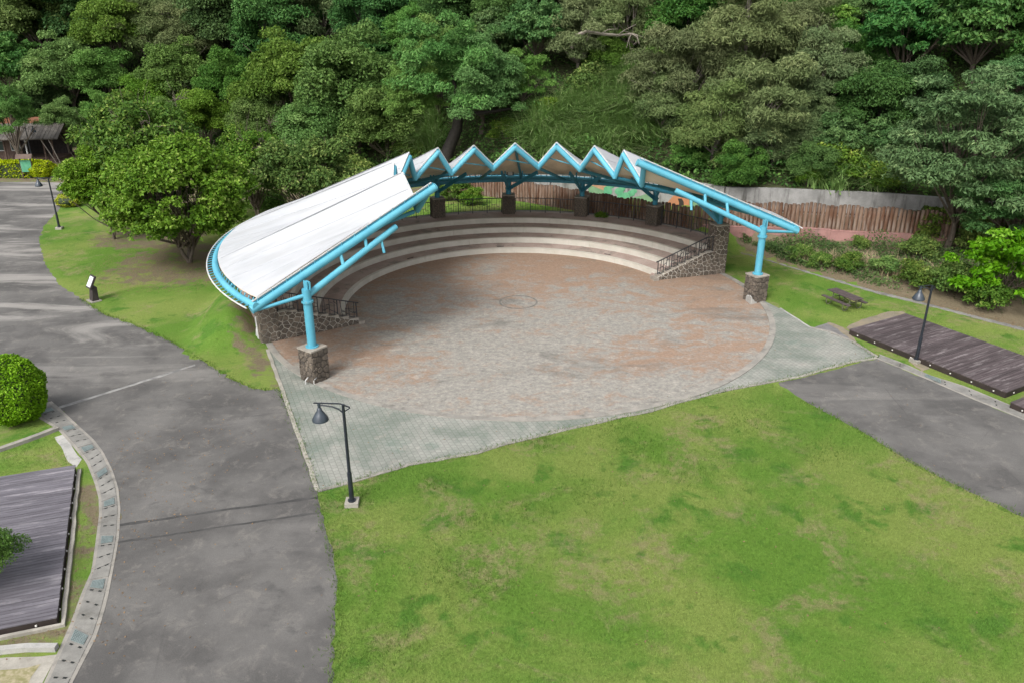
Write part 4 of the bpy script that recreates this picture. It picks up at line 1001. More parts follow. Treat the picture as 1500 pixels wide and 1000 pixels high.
for x, x2 in ((2.5,3.9),(3.3,4.3)): MB().tube([(x,-2.4,2.5),(x2,-3.0,.0)], .05, 6).build('leaning_pole', M['palebark'], hut, local=True)
h2 = thing('hut', (hx-3.0, hy+6.5, -1.0), 'second hut with dull orange roof in the shade behind the bark roofed hut', 'hut', rz=hr)
MB().box((0,0,1.6), (5,4,3.2)).build('wall', M['hutdark'], h2, local=True)
MB().add([(-3,-2.6,3.1),(3,-2.6,3.1),(3,2.6,3.1),(-3,2.6,3.1),(-3,0,4.7),(3,0,4.7)], [(0,1,5,4),(2,3,4,5),(0,4,3),(1,2,5),(0,3,2,1)]).build('roof', M['orange'], h2, local=True)
bd = thing('notice_board', G(43,262), 'small brown roofed notice board with green panel between the yellow hedges', 'notice board', rz=.15)
for x in (-.5,.5): MB().tube([(x,0,0),(x,0,2.1)], .06, 8).build('post', M['hutwood'], bd, local=True)
MB().box((0,-.05,1.25), (.95,.06,1.15)).build('panel', M['greenpanel'], bd, local=True)
MB().add([(-.75,-.35,2.0),(.75,-.35,2.0),(.75,.35,2.0),(-.75,.35,2.0),(-.75,0,2.4),(.75,0,2.4)], [(0,1,5,4),(2,3,4,5),(0,4,3),(1,2,5),(0,3,2,1)]).build('roof', M['hutwood'], bd, local=True)
# ------------------------------------------------------------------ trees and plants
def unit(v): return v/np.maximum(np.linalg.norm(v, axis=1, keepdims=True), 1e-9)
def leaf_mesh(name, pts, out, size, m, rg, up=.45, rnd=.65, asp=.5, droop=0.0, ptint=None, tvar=.28, fold=0.0):
    """diamond leaves at pts, facing roughly along `out`"""
    n = len(pts); nr = unit(out*.55+np.array([0,0,up])+rg.normal(0, rnd, (n,3)))
    d = unit(np.cross(nr, rg.normal(0,1,(n,3)))); d[:, 2] -= droop; d = unit(d+out*.35); w = unit(np.cross(nr, d))
    L = (size*rg.uniform(.65,1.3,n))[:, None]; W_ = L*asp*.5
    bend = np.array([0,0,-1])*L*.10
    V = np.stack([pts-d*L*.5, pts-w*W_+d*L*.05, pts+d*L*.5+bend, pts+w*W_+d*L*.05], 1).reshape(-1,3)
    F = np.arange(4*n).reshape(-1,4)
    t = np.clip((ptint if ptint is not None else .5)+rg.normal(0, tvar, n), 0, 1)
    return V, F, t
def join_np(name, parts, m):
    V = []; F = []; T = []; o = 0
    for v, f, t in parts: V.append(v); F.append(f+o); T.append(t); o += len(v)
    return np_mesh(name, np.concatenate(V), np.concatenate(F), m, np.concatenate(T))
def crown(seed, R, asp, npuff, pr, nleaf, size, lasp, mat_, up=.45, rnd=.65, zmin=-.35, inner=.35, lump=.25, flat=.75, droop=0.0, layers=0, rosette=0, tvar=.25):
    rg = np.random.default_rng(seed); C = []
    ph = rg.uniform(0, 6.28, 6)
    while len(C) < npuff:
        d = rg.normal(0,1,3); d /= np.linalg.norm(d)
        if d[2] < zmin or rg.random() > .45+.55*(d[2]-zmin)/(1-zmin)+.25: continue
        a = atan2(d[1], d[0]); lm = 1+lump*(.6*sin(2*a+ph[0])+.5*sin(3*a+ph[1])+.45*sin(5*a+ph[2]+4*d[2])+.3*sin(6*d[2]+ph[3]))
        rr = R*lm*rg.uniform(inner, 1)**.5*.86
        p = np.array([d[0]*rr, d[1]*rr, d[2]*rr*asp])
        if layers: p[2] = (np.round(p[2]/(R*asp)*layers)/layers+rg.normal(0,.05))*R*asp
        C.append(p)
    C = np.array(C); pr_ = pr*rg.uniform(.65,1.3,npuff)
    wgt = pr_**2; idx = rg.choice(npuff, nleaf, p=wgt/wgt.sum())
    D = unit(rg.normal(0,1,(nleaf,3))); D[:, 2] = np.where(D[:, 2] < -.25, -D[:, 2]*.9, D[:, 2])
    rad = pr_[idx]*(1-.55*rg.random(nleaf)**1.8)*(1+.18*np.sin(5*D[:,0]+3*D[:,1]+idx))
    P = C[idx]+D*rad[:, None]*np.array([1,1,flat])
    if rosette:
        k = nleaf//rosette; base = P[:k]; off = unit(rg.normal(0,1,(k*rosette,3))*np.array([1,1,.45])); P = np.repeat(base, rosette, 0)+off*size*.55
        D = unit(np.repeat(D[:k], rosette, 0)*.4+off*.8); idx = np.repeat(idx[:k], rosette)
    pt = .42+rg.normal(0,.16,npuff)
    return leaf_mesh('c', P, D, size, mat_, rg, up, rnd, lasp, droop, pt[idx], tvar), C
def trunk_mesh(seed, C, H, r0, m, limbs=9, split=.35, ntr=1, twig=0, zc=0.0):
    """trunk of height about split*H with tapering limbs reaching to puffs; crown centre at z=H"""
    rg = random.Random(seed); b = MB()
    for k in range(ntr):
        ox, oy = (rg.uniform(-.12,.12), rg.uniform(-.12,.12)) if ntr > 1 else (0,0)
        top = Vector((ox*2.5+rg.uniform(-.3,.3), oy*2.5+rg.uniform(-.3,.3), H*split)); r = r0/(ntr**.5)
        b.tube([(ox*.3,oy*.3,-1.2),(ox,oy,.15),top*.5+Vector((rg.uniform(-.12,.12), rg.uniform(-.12,.12), 0)), top], [r*1.35,r*1.1,r*.9,r*.75], 8, False)
        sel = rg.sample(range(len(C)), min(limbs, len(C)))
        for i in sel:
            e = Vector(C[i])*rg.uniform(.8,1.0)+Vector((0,0,H)); mid = top.lerp(e, .5)+Vector((rg.gauss(0,.3), rg.gauss(0,.3), rg.uniform(-.5,.1)))
            b.tube([top-Vector((0,0,.3)), mid, e], [r*.55,r*.3,r*.10], 5, False)
            for q in range(2):
                e2 = e+Vector((rg.gauss(0,.8), rg.gauss(0,.8), rg.uniform(-.1,.9))); b.tube([mid, e2], [r*.2,r*.06], 4, False)
    for k in range(twig):
        i = rg.choice(sel); o = Vector(C[i])+Vector((0,0,H)); p = o; pts = [o]
        dr = Vector((rg.gauss(0,1), rg.gauss(0,1)-.4, rg.uniform(-.1,.7))).normalized()
        for q in range(4): dr = (dr+Vector((rg.gauss(0,.6), rg.gauss(0,.6), rg.gauss(0,.5)))).normalized(); p = p+dr*rg.uniform(.12,.32); pts.append(p)
        b.tube(pts, [.018,.016,.013,.010,.006], 4, False)
    return b.mesh('trunk', m, smooth=True, fix=False)
# name: R, k(height of crown centre / R), builder
PRO = {}
def proto(sp, n, R, k, lf, bark, cr, tr):
    PRO[sp] = []
    for s in range(n):
        part, C = crown(100*len(PRO)+s+5, R, mat_=LEAF[lf], **cr)
        me = np_mesh('crown', *part[:2], LEAF[lf], part[2])
        tm = trunk_mesh(s+len(PRO)*10, C, k*R, m=M[bark], **tr)
        PRO[sp].append((R, k*R, me, tm))
proto('camphor', 3, 4.6, 1.25, 'camphor', 'bark', dict(asp=.95, npuff=46, nleaf=38000, size=.275, lasp=.5, pr=1.45), dict(r0=.28))
proto('olive', 3, 5.0, 1.2, 'olive', 'palebark', dict(asp=.95, npuff=70, pr=1.35, zmin=-.7, nleaf=38000, size=.40, lasp=.22, rnd=.8, up=.25, flat=.7, droop=.3, lump=.35, tvar=.2), dict(r0=.26, limbs=14, twig=10))
proto('dark', 2, 4.6, 1.2, 'dark', 'darkbark', dict(asp=.95, npuff=44, pr=1.45, zmin=-.6, nleaf=30000, size=.30, lasp=.45), dict(r0=.28))
proto('layered', 2, 5.5, 1.15, 'layered', 'bark', dict(asp=.8, npuff=125, pr=1.15, zmin=-.65, nleaf=68000, size=.28, lasp=.32, flat=.35, layers=5, up=.8, rnd=.45, lump=.25, droop=.25, rosette=7), dict(r0=.26, limbs=14, ntr=2))
proto('big', 2, 4.8, 1.2, 'big', 'bark', dict(asp=.85, npuff=60, pr=1.2, nleaf=21000, size=.46, lasp=.42, flat=.6, up=.5, droop=.25, rosette=6), dict(r0=.28, limbs=12))
proto('feather', 2, 4.6, 1.3, 'feather', 'bark', dict(asp=1.15, npuff=70, pr=1.05, nleaf=32000, size=.34, lasp=.26, lump=.4, droop=.3, inner=.2), dict(r0=.30, limbs=14))
proto('round', 2, 4.6, .80, 'round', 'bark', dict(asp=.80, npuff=150, pr=.85, nleaf=78000, size=.225, lasp=.55, lump=.07, zmin=-.72, inner=.6, rnd=.45, rosette=5), dict(r0=.2, limbs=14, ntr=3, split=.3))
proto('lime', 1, 2.6, 1.2, 'lime', 'bark', dict(asp=1.0, npuff=46, pr=.5, nleaf=8000, size=.26, lasp=.5, lump=.5, flat=.45, rosette=5, inner=.15), dict(r0=.12, limbs=10))
proto('shrub', 3, 1.4, .55, 'shrub', 'bark', dict(asp=.75, npuff=26, pr=.5, nleaf=5200, size=.20, lasp=.45, lump=.3), dict(r0=.06, limbs=6, ntr=3, split=.25))
proto('mixed', 2, 3.8, .85, 'shrub', 'bark', dict(asp=.7, npuff=70, pr=.85, nleaf=26000, size=.24, lasp=.5, lump=.18, tvar=.32), dict(r0=.16, limbs=14, ntr=3, split=.3, twig=90))
CNT = {}
PLANTS = []
NAMES = dict(camphor='bushy_tree', olive='acacia_tree', dark='evergreen_tree', layered='spreading_tree', big='broadleaf_tree', feather='feathery_tree', round='round_tree', lime='young_tree', shrub='shrub', mixed='twiggy_tree')
DESC = dict(camphor='mid green billowing tree', olive='greyish olive acacia tree', dark='dark green dense tree', layered='blue green layered tree', big='broad leaved green tree', feather='soft light green feathery tree', round='round bright green tree', lime='lime green young tree', shrub='leafy green shrub', mixed='wide low tree with bare pale twigs in its crown')
def plant(sp, px, py, rpx, label=None, k=None, asp=1.0, group=None, Yfix=None, sink=0.0, rz=None, auto=True):
    """crown centre seen at (px, py) with radius rpx; its distance follows from where the trunk meets the terrain"""
    i = CNT.get(sp, 0); CNT[sp] = i+1; R0, H0, cm, tm = PRO[sp][i % len(PRO[sp])]; kk = k if k is not None else H0/R0*(.82 if label is None else 1)
    if Yfix: Y = Yfix
    else:
        Y = None; lo = None
        for yy in np.arange(24, 150, .5):
            p = GY(px, py, yy); R = rpx*(yy*cos(PITCH)+(CAM_H-p.z)*sin(PITCH))/FPX; d = p.z-float(terr(p.x, p.y))-kk*R
            if d < 0 and lo is not None and lo >= 0: Y = yy; break
            lo = d
        if Y is None: Y = 150 if (lo or 0) > 0 else 60
    p = GY(px, py, Y); R = rpx*(Y*cos(PITCH)+(CAM_H-p.z)*sin(PITCH))/FPX; s = R/R0
    zb = float(terr(p.x, p.y))-sink; hc = max(.3*R, p.z-zb)
    t = thing(NAMES[sp], (p.x, p.y, zb), label, {'shrub':'shrub'}.get(sp, 'tree'), group)
    a = rz if rz is not None else (i*2.4+px*.01)
    c = link('crown', cm, t); c.location = (0,0,hc); c.scale = (s,s,s*asp); c.rotation_euler = (0,0,a)
    w = link('trunk', tm, t); w.scale = (s,s,hc/H0); w.rotation_euler = (0,0,a)
    PLANTS.append((t, sp, px, py, rpx, label is None)); return t
# the wood on the slope, roughly left to right
for sp, px, py, r, *o in [
    ('dark',-30,30,70),('camphor',55,38,62),('big',20,105,52),('dark',8,170,46),('camphor',100,112,56),('camphor',170,52,58),('camphor',150,118,42),('dark',120,20,60),
    ('olive',224,52,52),('olive',275,58,52),('dark',330,28,66),('dark',405,50,66),('olive',470,28,58),('big',372,76,30),('camphor',262,118,54),('camphor',335,128,50),('feather',150,182,40),('camphor',215,160,46),
    ('camphor',432,132,76),('camphor',520,138,86),('camphor',565,190,58),('camphor',470,192,58),('camphor',385,186,46),('camphor',300,182,46),('dark',60,160,40),('feather',240,196,40),
    ('dark',540,28,56),('feather',600,62,44),('dark',655,18,56),('feather',640,112,66),('feather',705,125,64),('camphor',735,30,44),('big',722,62,46),('big',785,45,52),('olive',850,55,58),('olive',930,28,62),('feather',765,125,40),('big',560,92,38),
    ('olive',1005,105,76),('olive',1090,58,84),('olive',1168,66,62),('olive',1118,150,80),('olive',1205,112,62),('olive',1045,190,66,None,.8),('olive',1135,208,56,None,.75),('olive',972,160,48,None,.9),('olive',1190,178,46,None,.8),('dark',1085,250,40,None,.6),('big',1010,235,30,None,.6),
    ('lime',1245,42,42),('big',1330,58,74),('big',1440,42,78),('big',1285,22,50),('dark',1285,150,60),('big',1225,205,42),('layered',1490,130,66),('dark',1340,140,50),('dark',1010,20,60),('camphor',900,85,34),('dark',1250,90,50),('big',1290,210,40),('big',1275,110,40),('dark',1190,240,34)]:
    plant(sp, px, py, r, *o)
for px, py, r in ((-170,60,75),(-110,110,60),(-230,110,80),(-300,40,90),(-160,170,55),(1580,60,80),(1660,120,80),(1580,170,70),(-380,90,90),(1740,60,90)): plant('camphor' if px % 20 else 'dark', px, py, r, '%s beyond the %s edge of the view' % ('bushy green tree' if px % 20 else 'dark dense tree', 'left' if px < 0 else 'right'), group='trees beyond the view')
for px in range(-60, 1600, 75): plant(('dark','camphor','olive','dark','big')[(px//75) % 5], px+RNG.uniform(-20,20), -28+RNG.uniform(-18,18), 62)
# trees that stand alone
rt = plant('round', 262, 288, 112, 'large round bright green tree on the left grass beside the canopy', Yfix=51.2, asp=1.0)
plant('round', 150, 262, 62, 'darker round tree tucked behind the left side of the large round tree', Yfix=57)
plant('mixed', 205, 214, 92, 'wide low tree with many bare grey twigs behind the large round tree', Yfix=60)
plant('mixed', 448, 262, 80, 'yellowish spreading tree behind the left wing of the canopy', Yfix=60)
for px, py, r, lb in [(395,300,30,'shrub under the yellowish tree, low behind the canopy wing'),(470,280,30,'leafy shrub right of the yellowish tree behind the canopy wing'),(520,262,34,'tall shrub at the inner end of the canopy wing')]: plant('shrub', px, py, r, lb, k=.4)
plant('feather', 14, 172, 40, 'fresh green tree overhanging the left half of the old hut', Yfix=84)
plant('camphor', 92, 178, 30, 'bushy tree against the right end of the old hut', Yfix=92)
plant('mixed', 365, 232, 58, 'low tree between the round tree and the canopy, thin crown', Yfix=62)
plant('layered', 1418, 228, 124, 'big blue green tree with layered branches at the right edge, above the log fence', Yfix=50.5, asp=1.15)
plant('layered', 1500, 300, 85, 'lower blue green tree cut by the right edge, over the bank', Yfix=48)
plant('lime', 1478, 398, 76, 'lime green young tree with big leaves at the right edge above the kerb', Yfix=42.5)
plant('camphor', -46, 818, 66, 'dark leafy branch tips of a tree reaching in over the left timber deck', Yfix=18.5)
tl = [(602,222,30,'shrub with broad leaves at the foot of the wood, left of the zigzag roof'),(745,196,26,'pale green shrub at the foot of the dark trunk behind the zigzag roof'),(858,128,36,'yellow green rounded shrub among the tall grass on the slope'),(972,82,30,'yellow tinged shrub at the top of the tall grass'),(668,282,26,'leafy shrub behind the terrace railing'),(690,292,18,'small shrub with pale flowers behind the terrace railing'),
      (1172,372,20,'bright shrub at the left end of the bank below the pink wall'),(1205,385,18,'low shrub on the bank, second below the pink wall'),(1240,388,20,'trailing shrub in the middle of the bank'),(1300,392,22,'dark shrub on the bank left of the right lamp'),(1345,368,28,'fern green shrub under the layered tree'),(1340,412,28,'dense dark shrub on the bank behind the right lamp head'),(1400,410,38,'large dark shrub on the bank left of the lime tree'),(1445,440,34,'dark shrub on the bank under the lime tree'),(1260,360,14,'small green clump right under the pink wall'),
      (880,318,10,'small dark plant behind the railing in front of the log fence'),(985,322,14,'bright green clump behind the railing by the right flank wall'),(1230,250,40,'fresh green shrub on the dark slope over the retaining wall'),(1290,262,34,'dark leafy shrub over the retaining wall, by the layered tree'),(1180,262,22,'low shrub at the top edge of the retaining wall')]
tl += [(800,165,20,'dark green shrub among the tall grass, left of the yellow green shrub'),(905,160,24,'mid green shrub in the tall grass near the olive trees'),(925,205,20,'low shrub at the foot of the tall grass behind the zigzag roof'),(835,205,18,'small shrub low in the tall grass behind the zigzag roof'),(880,98,24,'leafy shrub above the tall grass'),
      (1370,330,34,'dark leafy shrub in front of the log fence under the layered tree'),(1430,352,40,'large leafy shrub at the foot of the layered tree'),(1490,350,34,'leafy shrub behind the lime tree at the right edge')]
for px, py, r, lb in tl: plant('shrub', px, py, r, lb, k=.45)
# the old dark leaning trunk at the middle of the wood
lt_ = thing('leaning_tree', (-5.4, 74.5, float(terr(-5.4, 74.5))), 'dark thick leaning trunk with forked limbs in the middle of the wood', 'tree')
z0 = float(terr(-5.4,74.5))
MB().tube([(-6.4,74.2,z0-1),(-5.9,74.3,z0+1.2),(-5.0,74.2,z0+3.2),(-4.7,73.8,z0+5.0)], [.75,.6,.5,.42], 9).build('trunk', M['darkbark'], lt_, smooth=True)
for q, sc_ in ((GY(655,118,72.2), .95), (GY(712,138,71.6), .82), (GY(600,150,72.6), .6)):
    c = link('crown', PRO['feather'][0][2], lt_); c.location = q-Vector(lt_.location); c.scale = (sc_,)*3; c.rotation_euler = (0,0,sc_*9)
for e in ((-7.5,73.2,6.2),(-2.0,72.8,6.0),(.6,72.4,5.3),(-5.2,72.6,8.0)):
    MB().tube([(-4.8,73.9,z0+4.4),(-4.8+(e[0]+4.8)*.5,73.3,z0+e[2]*.82+.4),(e[0],e[1],z0+e[2])], [.26,.17,.07], 7).build('limb', M['darkbark'], lt_, smooth=True)
# bare branch over the grass slope
bb = thing('bare_branch', (9.5, 79, float(terr(9.5, 79))), 'long bare pale branch lying over the foliage high on the slope, right of centre', 'branch')
w0 = [GY(*p, 76) for p in ((860,46),(880,50),(905,52),(925,50),(950,57))]
b = MB().tube(w0, [.16,.14,.12,.10,.06], 6); rg = random.Random(4)
for k in range(12):
    p = w0[rg.randrange(1,5)]; d = Vector((rg.uniform(-.6,1.2), rg.uniform(-.6,.2), rg.uniform(-1,.8))); b.tube([p, p+d*.6, p+d*1.2+Vector((rg.gauss(0,.3),0,rg.gauss(0,.3)))], [.06,.04,.02], 4)
b.tube([w0[0], GY(845,52,76.5), GY(838,70,77)], [.16,.18,.2], 6)
b.build('branch', M['palebark'], bb, smooth=True)

# labels of the wood: kind, row and order from the left, so that each can be found
ORD = ['first','second','third','fourth','fifth','sixth','seventh','eighth','ninth','tenth','eleventh','twelfth','thirteenth','fourteenth','fifteenth','sixteenth']
rows = {}
for t, sp, px, py, r, free in PLANTS:
    if free:
        row = 'wood at the top edge' if py < 5 else 'upper wood' if py < 75 else 'middle of the wood' if py < 145 else 'foot of the wood'
        rows.setdefault((sp, row), []).append((px, t))
for (sp, row), l in rows.items():
    l.sort(key=lambda e: e[0])
    for i, (px, t) in enumerate(l):
        t['label'] = ('%s, %s such from the left in the %s' % (DESC[sp], ORD[min(i, 15)], row)) if len(l) > 1 else '%s, the only such tree in the %s' % (DESC[sp], row)
        t['group'] = 'trees of the wood on the slope'

# topiary ball, hedges: leaves over a solid twiggy core
def leafball(name, c, rad, label, cat, mat_, n, size, box=False, group=None, lump=.06):
    rg = np.random.default_rng(len(label)); t = thing(name, (c[0], c[1], 0), label, cat, group)
    if box:
        P = rg.uniform(-1,1,(n,3)); ax = rg.choice(3, n, p=[.3,.3,.4]); sg = np.where(rg.random(n) < .5, -1, 1)
        for a in range(3): P[ax == a, a] = sg[ax == a]
        P[:, 2] = np.where((ax == 2), 1, P[:, 2]); out = np.zeros_like(P); out[np.arange(n), ax] = np.where(ax == 2, 1, sg); P = P*(1+rg.normal(0,lump,(n,1)))
        P = np.sign(P)*np.abs(P)**1.0
    else:
        out = unit(rg.normal(0,1,(n,3))); lm = 1+lump*(np.sin(9*out[:,0]+2)+np.sin(8*out[:,1]+1)+np.sin(10*out[:,2]))+rg.normal(0,.025,n); P = out*lm[:, None]
    P = P*np.array(rad)+np.array([0,0,c[2]])
    k = P[:, 2] > .03; P, out = P[k], out[k]
    part = leaf_mesh('l', P, out, size, mat_, rg, .3, .55, .55, 0, .45+.25*rg.random(len(P)))
    link('foliage', np_mesh('foliage', *part[:2], mat_, part[2]), t)
    b = MB()
    if box: b.box((0,0,c[2]*.95), (rad[0]*1.8,rad[1]*1.8,rad[2]*1.8))
    else: b.lathe([(rad[0]*.9*cos(a), c[2]+rad[2]*.9*sin(a)) for a in np.linspace(-1.5,1.57,10)], n=14)
    b.build('twig_core', M['hedge_core'], t, local=True)
    return t
M['hedge_core'] = simple('hedge core', (.02,.035,.012), (.03,.04,.02), 6, world_=False)
p = G(30,634); leafball('topiary_ball', (p.x-.58, p.y+1.05, 1.40), (1.16,1.16,1.44), 'clipped round bright green bush at the left edge above the drain', 'bush', LEAF['topiary'], 17000, .11, lump=.05)
p = G(14,262); leafball('hedge', (p.x-1.0, p.y+1.0, .75), (3.4,.9,.75), 'clipped yellow green hedge left of the notice board', 'hedge', LEAF['hedge'], 5200, .2, True)
p = G(59,262); leafball('hedge', (p.x, p.y+.9, .75), (.95,1.5,.8), 'rounded yellow green hedge right of the notice board', 'hedge', LEAF['hedge'], 2600, .2)
p = G(93,305); leafball('hedge', (p.x+.2, p.y+.7, .5), (1.0,.8,.55), 'small yellow green clipped bush at the path edge below the hut', 'bush', LEAF['hedge'], 1800, .18)

# tall silver grass on the slope
def blades(P, L, wid, rg, lean=.55, seg=3):
    n = len(P); a = rg.uniform(0, 2*pi, n); D = np.stack([np.cos(a), np.sin(a), np.zeros(n)], 1); S = np.stack([-np.sin(a), np.cos(a), np.zeros(n)], 1)
    ln = lean*rg.uniform(.3,1.5,n)[:, None]; L = L[:, None]; V = []
    for k in range(seg+1):
        f = k/seg; c = P+np.array([0,0,1])*L*(f-.42*ln*f*f)+D*L*ln*f**1.7; w = S*wid*(1-f*.92)*.5; V += [c-w, c+w]
    V = np.stack(V, 1).reshape(-1,3); b0 = np.arange(n)[:, None]*(2*seg+2); F = np.concatenate([b0+np.array([[2*k,2*k+1,2*k+3,2*k+2]]) for k in range(seg)], 0)
    return V, F
def on_hill_px(poly, n, rg):
    out = []; xs_ = [q[0] for q in poly]; ys_ = [q[1] for q in poly]
    while len(out) < n:
        x, y = rg.uniform(min(xs_), max(xs_)), rg.uniform(min(ys_), max(ys_)); ins = False
        for i in range(len(poly)):
            (xa, ya), (xb, yb) = poly[i], poly[i-1]
            if (ya > y) != (yb > y) and x < (xb-xa)*(y-ya)/(yb-ya)+xa: ins = not ins
        if not ins: continue
        for Y in np.arange(58, 110, .4):
            p = GY(x, y, Y)
            if p.z < float(hill_h(p.x, p.y)) and Y > foot(p.x): out.append((p.x, p.y, float(hill_h(p.x, p.y)))); break
        else: out.append((0,80,float(hill_h(0,80))))
    return np.array(out)
rg = np.random.default_rng(5)
cl = np.concatenate([on_hill_px([(770,205),(800,170),(860,150),(960,95),(985,130),(960,215),(900,235),(800,230)], 260, rg), on_hill_px([(600,170),(640,160),(650,230),(590,235)], 40, rg), on_hill_px([(1180,0),(1260,10),(1260,40),(1190,40)], 25, rg), on_hill_px([(1180,215),(1290,230),(1290,285),(1190,280)], 25, rg)])
k = np.repeat(np.arange(len(cl)), 95); P = cl[k]+np.concatenate([rg.normal(0,.42,(len(k),2)), -.2*np.ones((len(k),1))], 1)
V, F = blades(P, rg.uniform(1.7,3.4,len(k)), .10, rg, 1.15)
t = np.clip(np.tile(.5+rg.normal(0,.3,len(k)), 3), 0, 1)
tag(link('silver_grass', np_mesh('silver_grass', V, F, LEAF['blade'], t)), kind='stuff')
# undergrowth over slope and bank
n = 120000; x = rg.uniform(-75, 55, n); d = rg.uniform(0, 1, n)**1.3*42+.4; y = foot(x)+d
P = np.stack([x, y, hill_h(x, y)+rg.random(n)**1.4*2.6*(.45+.55*np.sin(x*.9+np.sin(y))*np.sin(y*.8+1))], 1)
part = leaf_mesh('u', P, np.tile([0,-.4,.6], (n,1)), .36, None, rg, .5, .6, .45, 0, .35+.3*np.sin(x*.35+1)*np.sin(y*.4))
tag(link('undergrowth', np_mesh('undergrowth', *part[:2], LEAF['under'], part[2])), kind='stuff')
n = 30000; x = rg.uniform(15.8, 36, n); f = rg.uniform(.12,1,n); y = kerby(x)+f*(pinky(x)-kerby(x)); m_ = (np.sin(x*1.7+f*5)+np.sin(x*.6+2)+rg.normal(0,.5,n) > .15-(f-.5)) | (x > 24)&(f > .35)
x, y, f = x[m_], y[m_], f[m_]; n = len(x)
P = np.stack([x, y, ground_h(x, y)+.03+rg.random(n)**1.6*(.15+.95*np.clip(.5+.5*np.sin(x*1.3+1)*np.sin(y*1.1+x*.3), 0, 1))], 1); part = leaf_mesh('u', P, np.tile([0,-.4,.6], (n,1)), .17, None, rg, .5, .6, .42, 0, .4+.25*np.sin(x*2))
tag(link('bank_plants', np_mesh('bank_plants', *part[:2], LEAF['under'], part[2])), kind='stuff')
# dead grass clumps on the bank
cl = np.array([(*q, 0) for q in ((20.6,49.6),(21.4,48.9),(23.6,47.0),(24.0,47.4),(24.6,46.6),(25.8,46.4),(19.4,50.6),(22.6,48.8))]); k = np.repeat(np.arange(len(cl)), 90); P = cl[k]+rg.normal(0,.28,(len(k),3))*np.array([1,1,0]); P[:, 2] = ground_h(P[:,0], P[:,1])
V, F = blades(P, rg.uniform(.6,1.5,len(k)), .035, rg, .9)
tag(link('dead_grass', np_mesh('dead_grass', V, F, M['straw'])), kind='stuff')
# mown turf: short blades over the lawns in view
def in_poly(x, y, poly):
    ins = np.zeros(len(x), bool); m = len(poly)
    for i in range(m):
        xa, ya = poly[i][0], poly[i][1]; xb, yb = poly[i-1][0], poly[i-1][1]
        c = ((ya > y) != (yb > y)); s = np.where(c, (xb-xa)*(y-ya)/((yb-ya) if yb != ya else 1e-9)+xa, 0); ins ^= c & (x < s)
    return ins
def scatter(bounds, n): return rg.uniform(bounds[0], bounds[1], n), rg.uniform(bounds[2], bounds[3], n)
front = PX((472,722),(600,682),(800,638),(880,620),(998,590),(1130,561),(1262,632),(1420,722),(1500,759),(1600,1030),(478,1030),(494,900),(492,830),(474,760))
xl = [p.x for p in front]; yl = [p.y for p in front]
x1, y1 = scatter((min(xl), max(xl), min(yl), max(yl)), 330000); k = in_poly(x1, y1, front); x1, y1 = x1[k], y1[k]
leftg = PX((372,568),(300,528),(200,477),(120,437),(68,386),(60,345),(80,320),(140,340),(330,400),(380,500),(392,545))
x2, y2 = scatter((-40,-10,28,60), 90000); k = in_poly(x2, y2, leftg) & (np.hypot(x2-CX, y2-CY) > 16.3); x2, y2 = x2[k], y2[k]
rightg = PX((1145,450),(1110,425),(1066,395),(1066,376),(1150,390),(1290,432),(1500,485),(1500,522),(1327,458),(1250,470),(1188,476))
x3, y3 = scatter((10,28,36,56), 60000); k = in_poly(x3, y3, rightg); x3, y3 = x3[k], y3[k]
r2 = PX((1250,486),(1474,578),(1500,590),(1500,600),(1290,515)); x4, y4 = scatter((15,28,28,40), 30000); k = in_poly(x4, y4, r2); x4, y4 = x4[k], y4[k]
l2 = PX((0,660),(80,636),(104,680),(0,696)); l3 = PX((118,692),(136,742),(136,790),(124,838),(104,880),(88,905),(84,930),(0,950),(0,925),(84,902),(112,700)); x5, y5 = scatter((-24,-11,15,30), 60000); k = in_poly(x5, y5, l2) | (in_poly(x5, y5, l3) & (rg.random(len(x5)) < .3)); x5, y5 = x5[k], y5[k]
x = np.concatenate([x1,x2,x3,x4,x5]); y = np.concatenate([y1,y2,y3,y4,y5]); n = len(x)
P = np.stack([x, y, ground_h(x, y)], 1)
V, F = blades(P, rg.uniform(.035,.085,n), .016, rg, .8, 1)
tag(link('turf', np_mesh('turf', V, F, LEAF['turf'], np.clip(.45+rg.normal(0,.3,n), 0, 1))), kind='stuff')
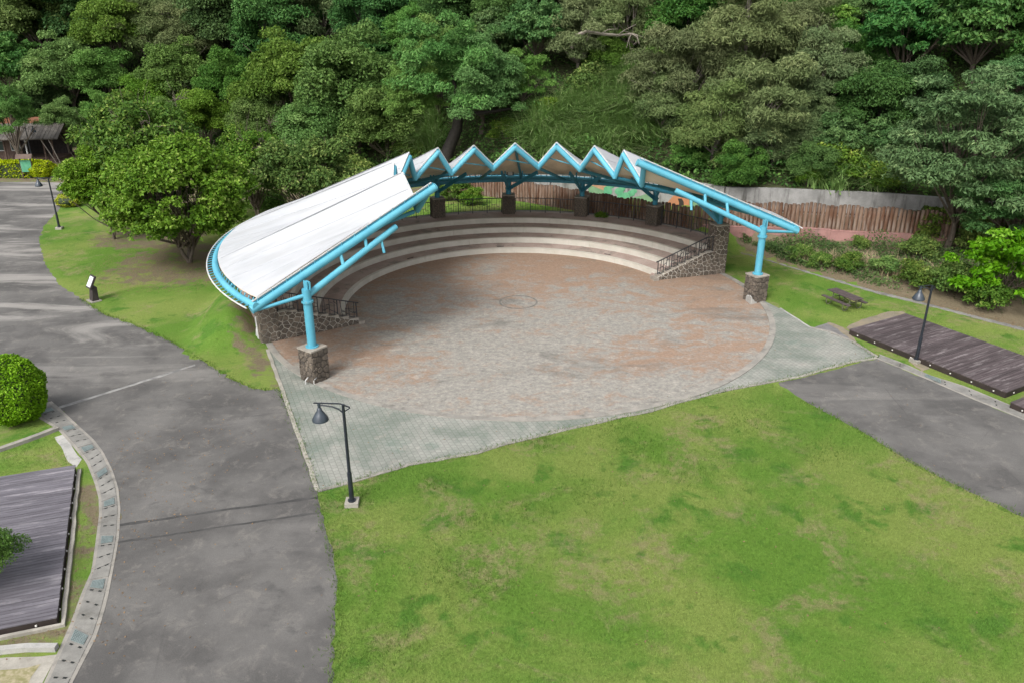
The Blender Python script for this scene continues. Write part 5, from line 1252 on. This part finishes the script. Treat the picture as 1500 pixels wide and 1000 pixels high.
# long tufts that stand darker in the front lawn and along the edges
tq = [(692,763,.5),(520,728,.45),(770,745,.7),(640,706,.5),(665,830,.7),(700,858,.8),(560,960,.8),(860,720,.9),(1010,690,.9),(930,655,.7),(800,648,.4),(905,628,.6),(1100,620,.9),(1200,660,.8)]
cs = []
for px, py, s in tq:
    g = G(px, py); q = rg.normal(0, s, (int(420*s), 2))*np.array([1,.8]); cs.append(np.stack([g.x+q[:,0], g.y+q[:,1], 0*q[:,0]], 1))
edge = []
for pl in (left_path[1:20], right_path[-6:], pav[4:22]):
    for a, c in zip(pl[:-1], pl[1:]):
        L = (c-a).length
        if L > 60: continue
        m_ = int(L*60); f = rg.random(m_); q = np.array([[a.x+(c.x-a.x)*v, a.y+(c.y-a.y)*v, 0] for v in f]).reshape(-1,3); edge.append(q+rg.normal(0,.10,q.shape)*np.array([1,1,0]))
P = np.concatenate(cs+edge); V, F = blades(P, rg.uniform(.06,.17,len(P)), .022, rg, .8, 2); m2 = np.clip(.2+rg.normal(0,.2,len(P)), 0, 1)
tag(link('grass_tufts', np_mesh('grass_tufts', V, F, LEAF['tuft'], np.tile(m2, 2))), kind='stuff')
# fallen leaves under the round tree and beside the kerbs
n = 5000; a = rg.uniform(0, 2*pi, n); r = 6.5*rg.random(n)**.6; x = -21.6+r*np.cos(a); y = 51.0+r*np.sin(a)*.9
xb = rg.uniform(16,29,1500); yb = kerby(xb)+rg.normal(.2,.5,1500); xc = rg.uniform(-16, 18, 900); yc = rg.uniform(16, 44, 900); kc = np.hypot(xc-CX, yc-CY) < 30
xd = rg.uniform(-15.5, -10.5, 500); yd = rg.uniform(16, 29, 500)
x = np.concatenate([x, xb, xc[kc], xd]); y = np.concatenate([y, yb, yc[kc], yd]); n = len(x)
P = np.stack([x, y, ground_h(x, y)+.02], 1); part = leaf_mesh('f', P, np.tile([0,0,1.], (n,1)), .075, None, rg, 1.5, .3, .6)
tag(link('fallen_leaves', np_mesh('fallen_leaves', *part[:2], M['fallen'])), kind='stuff')
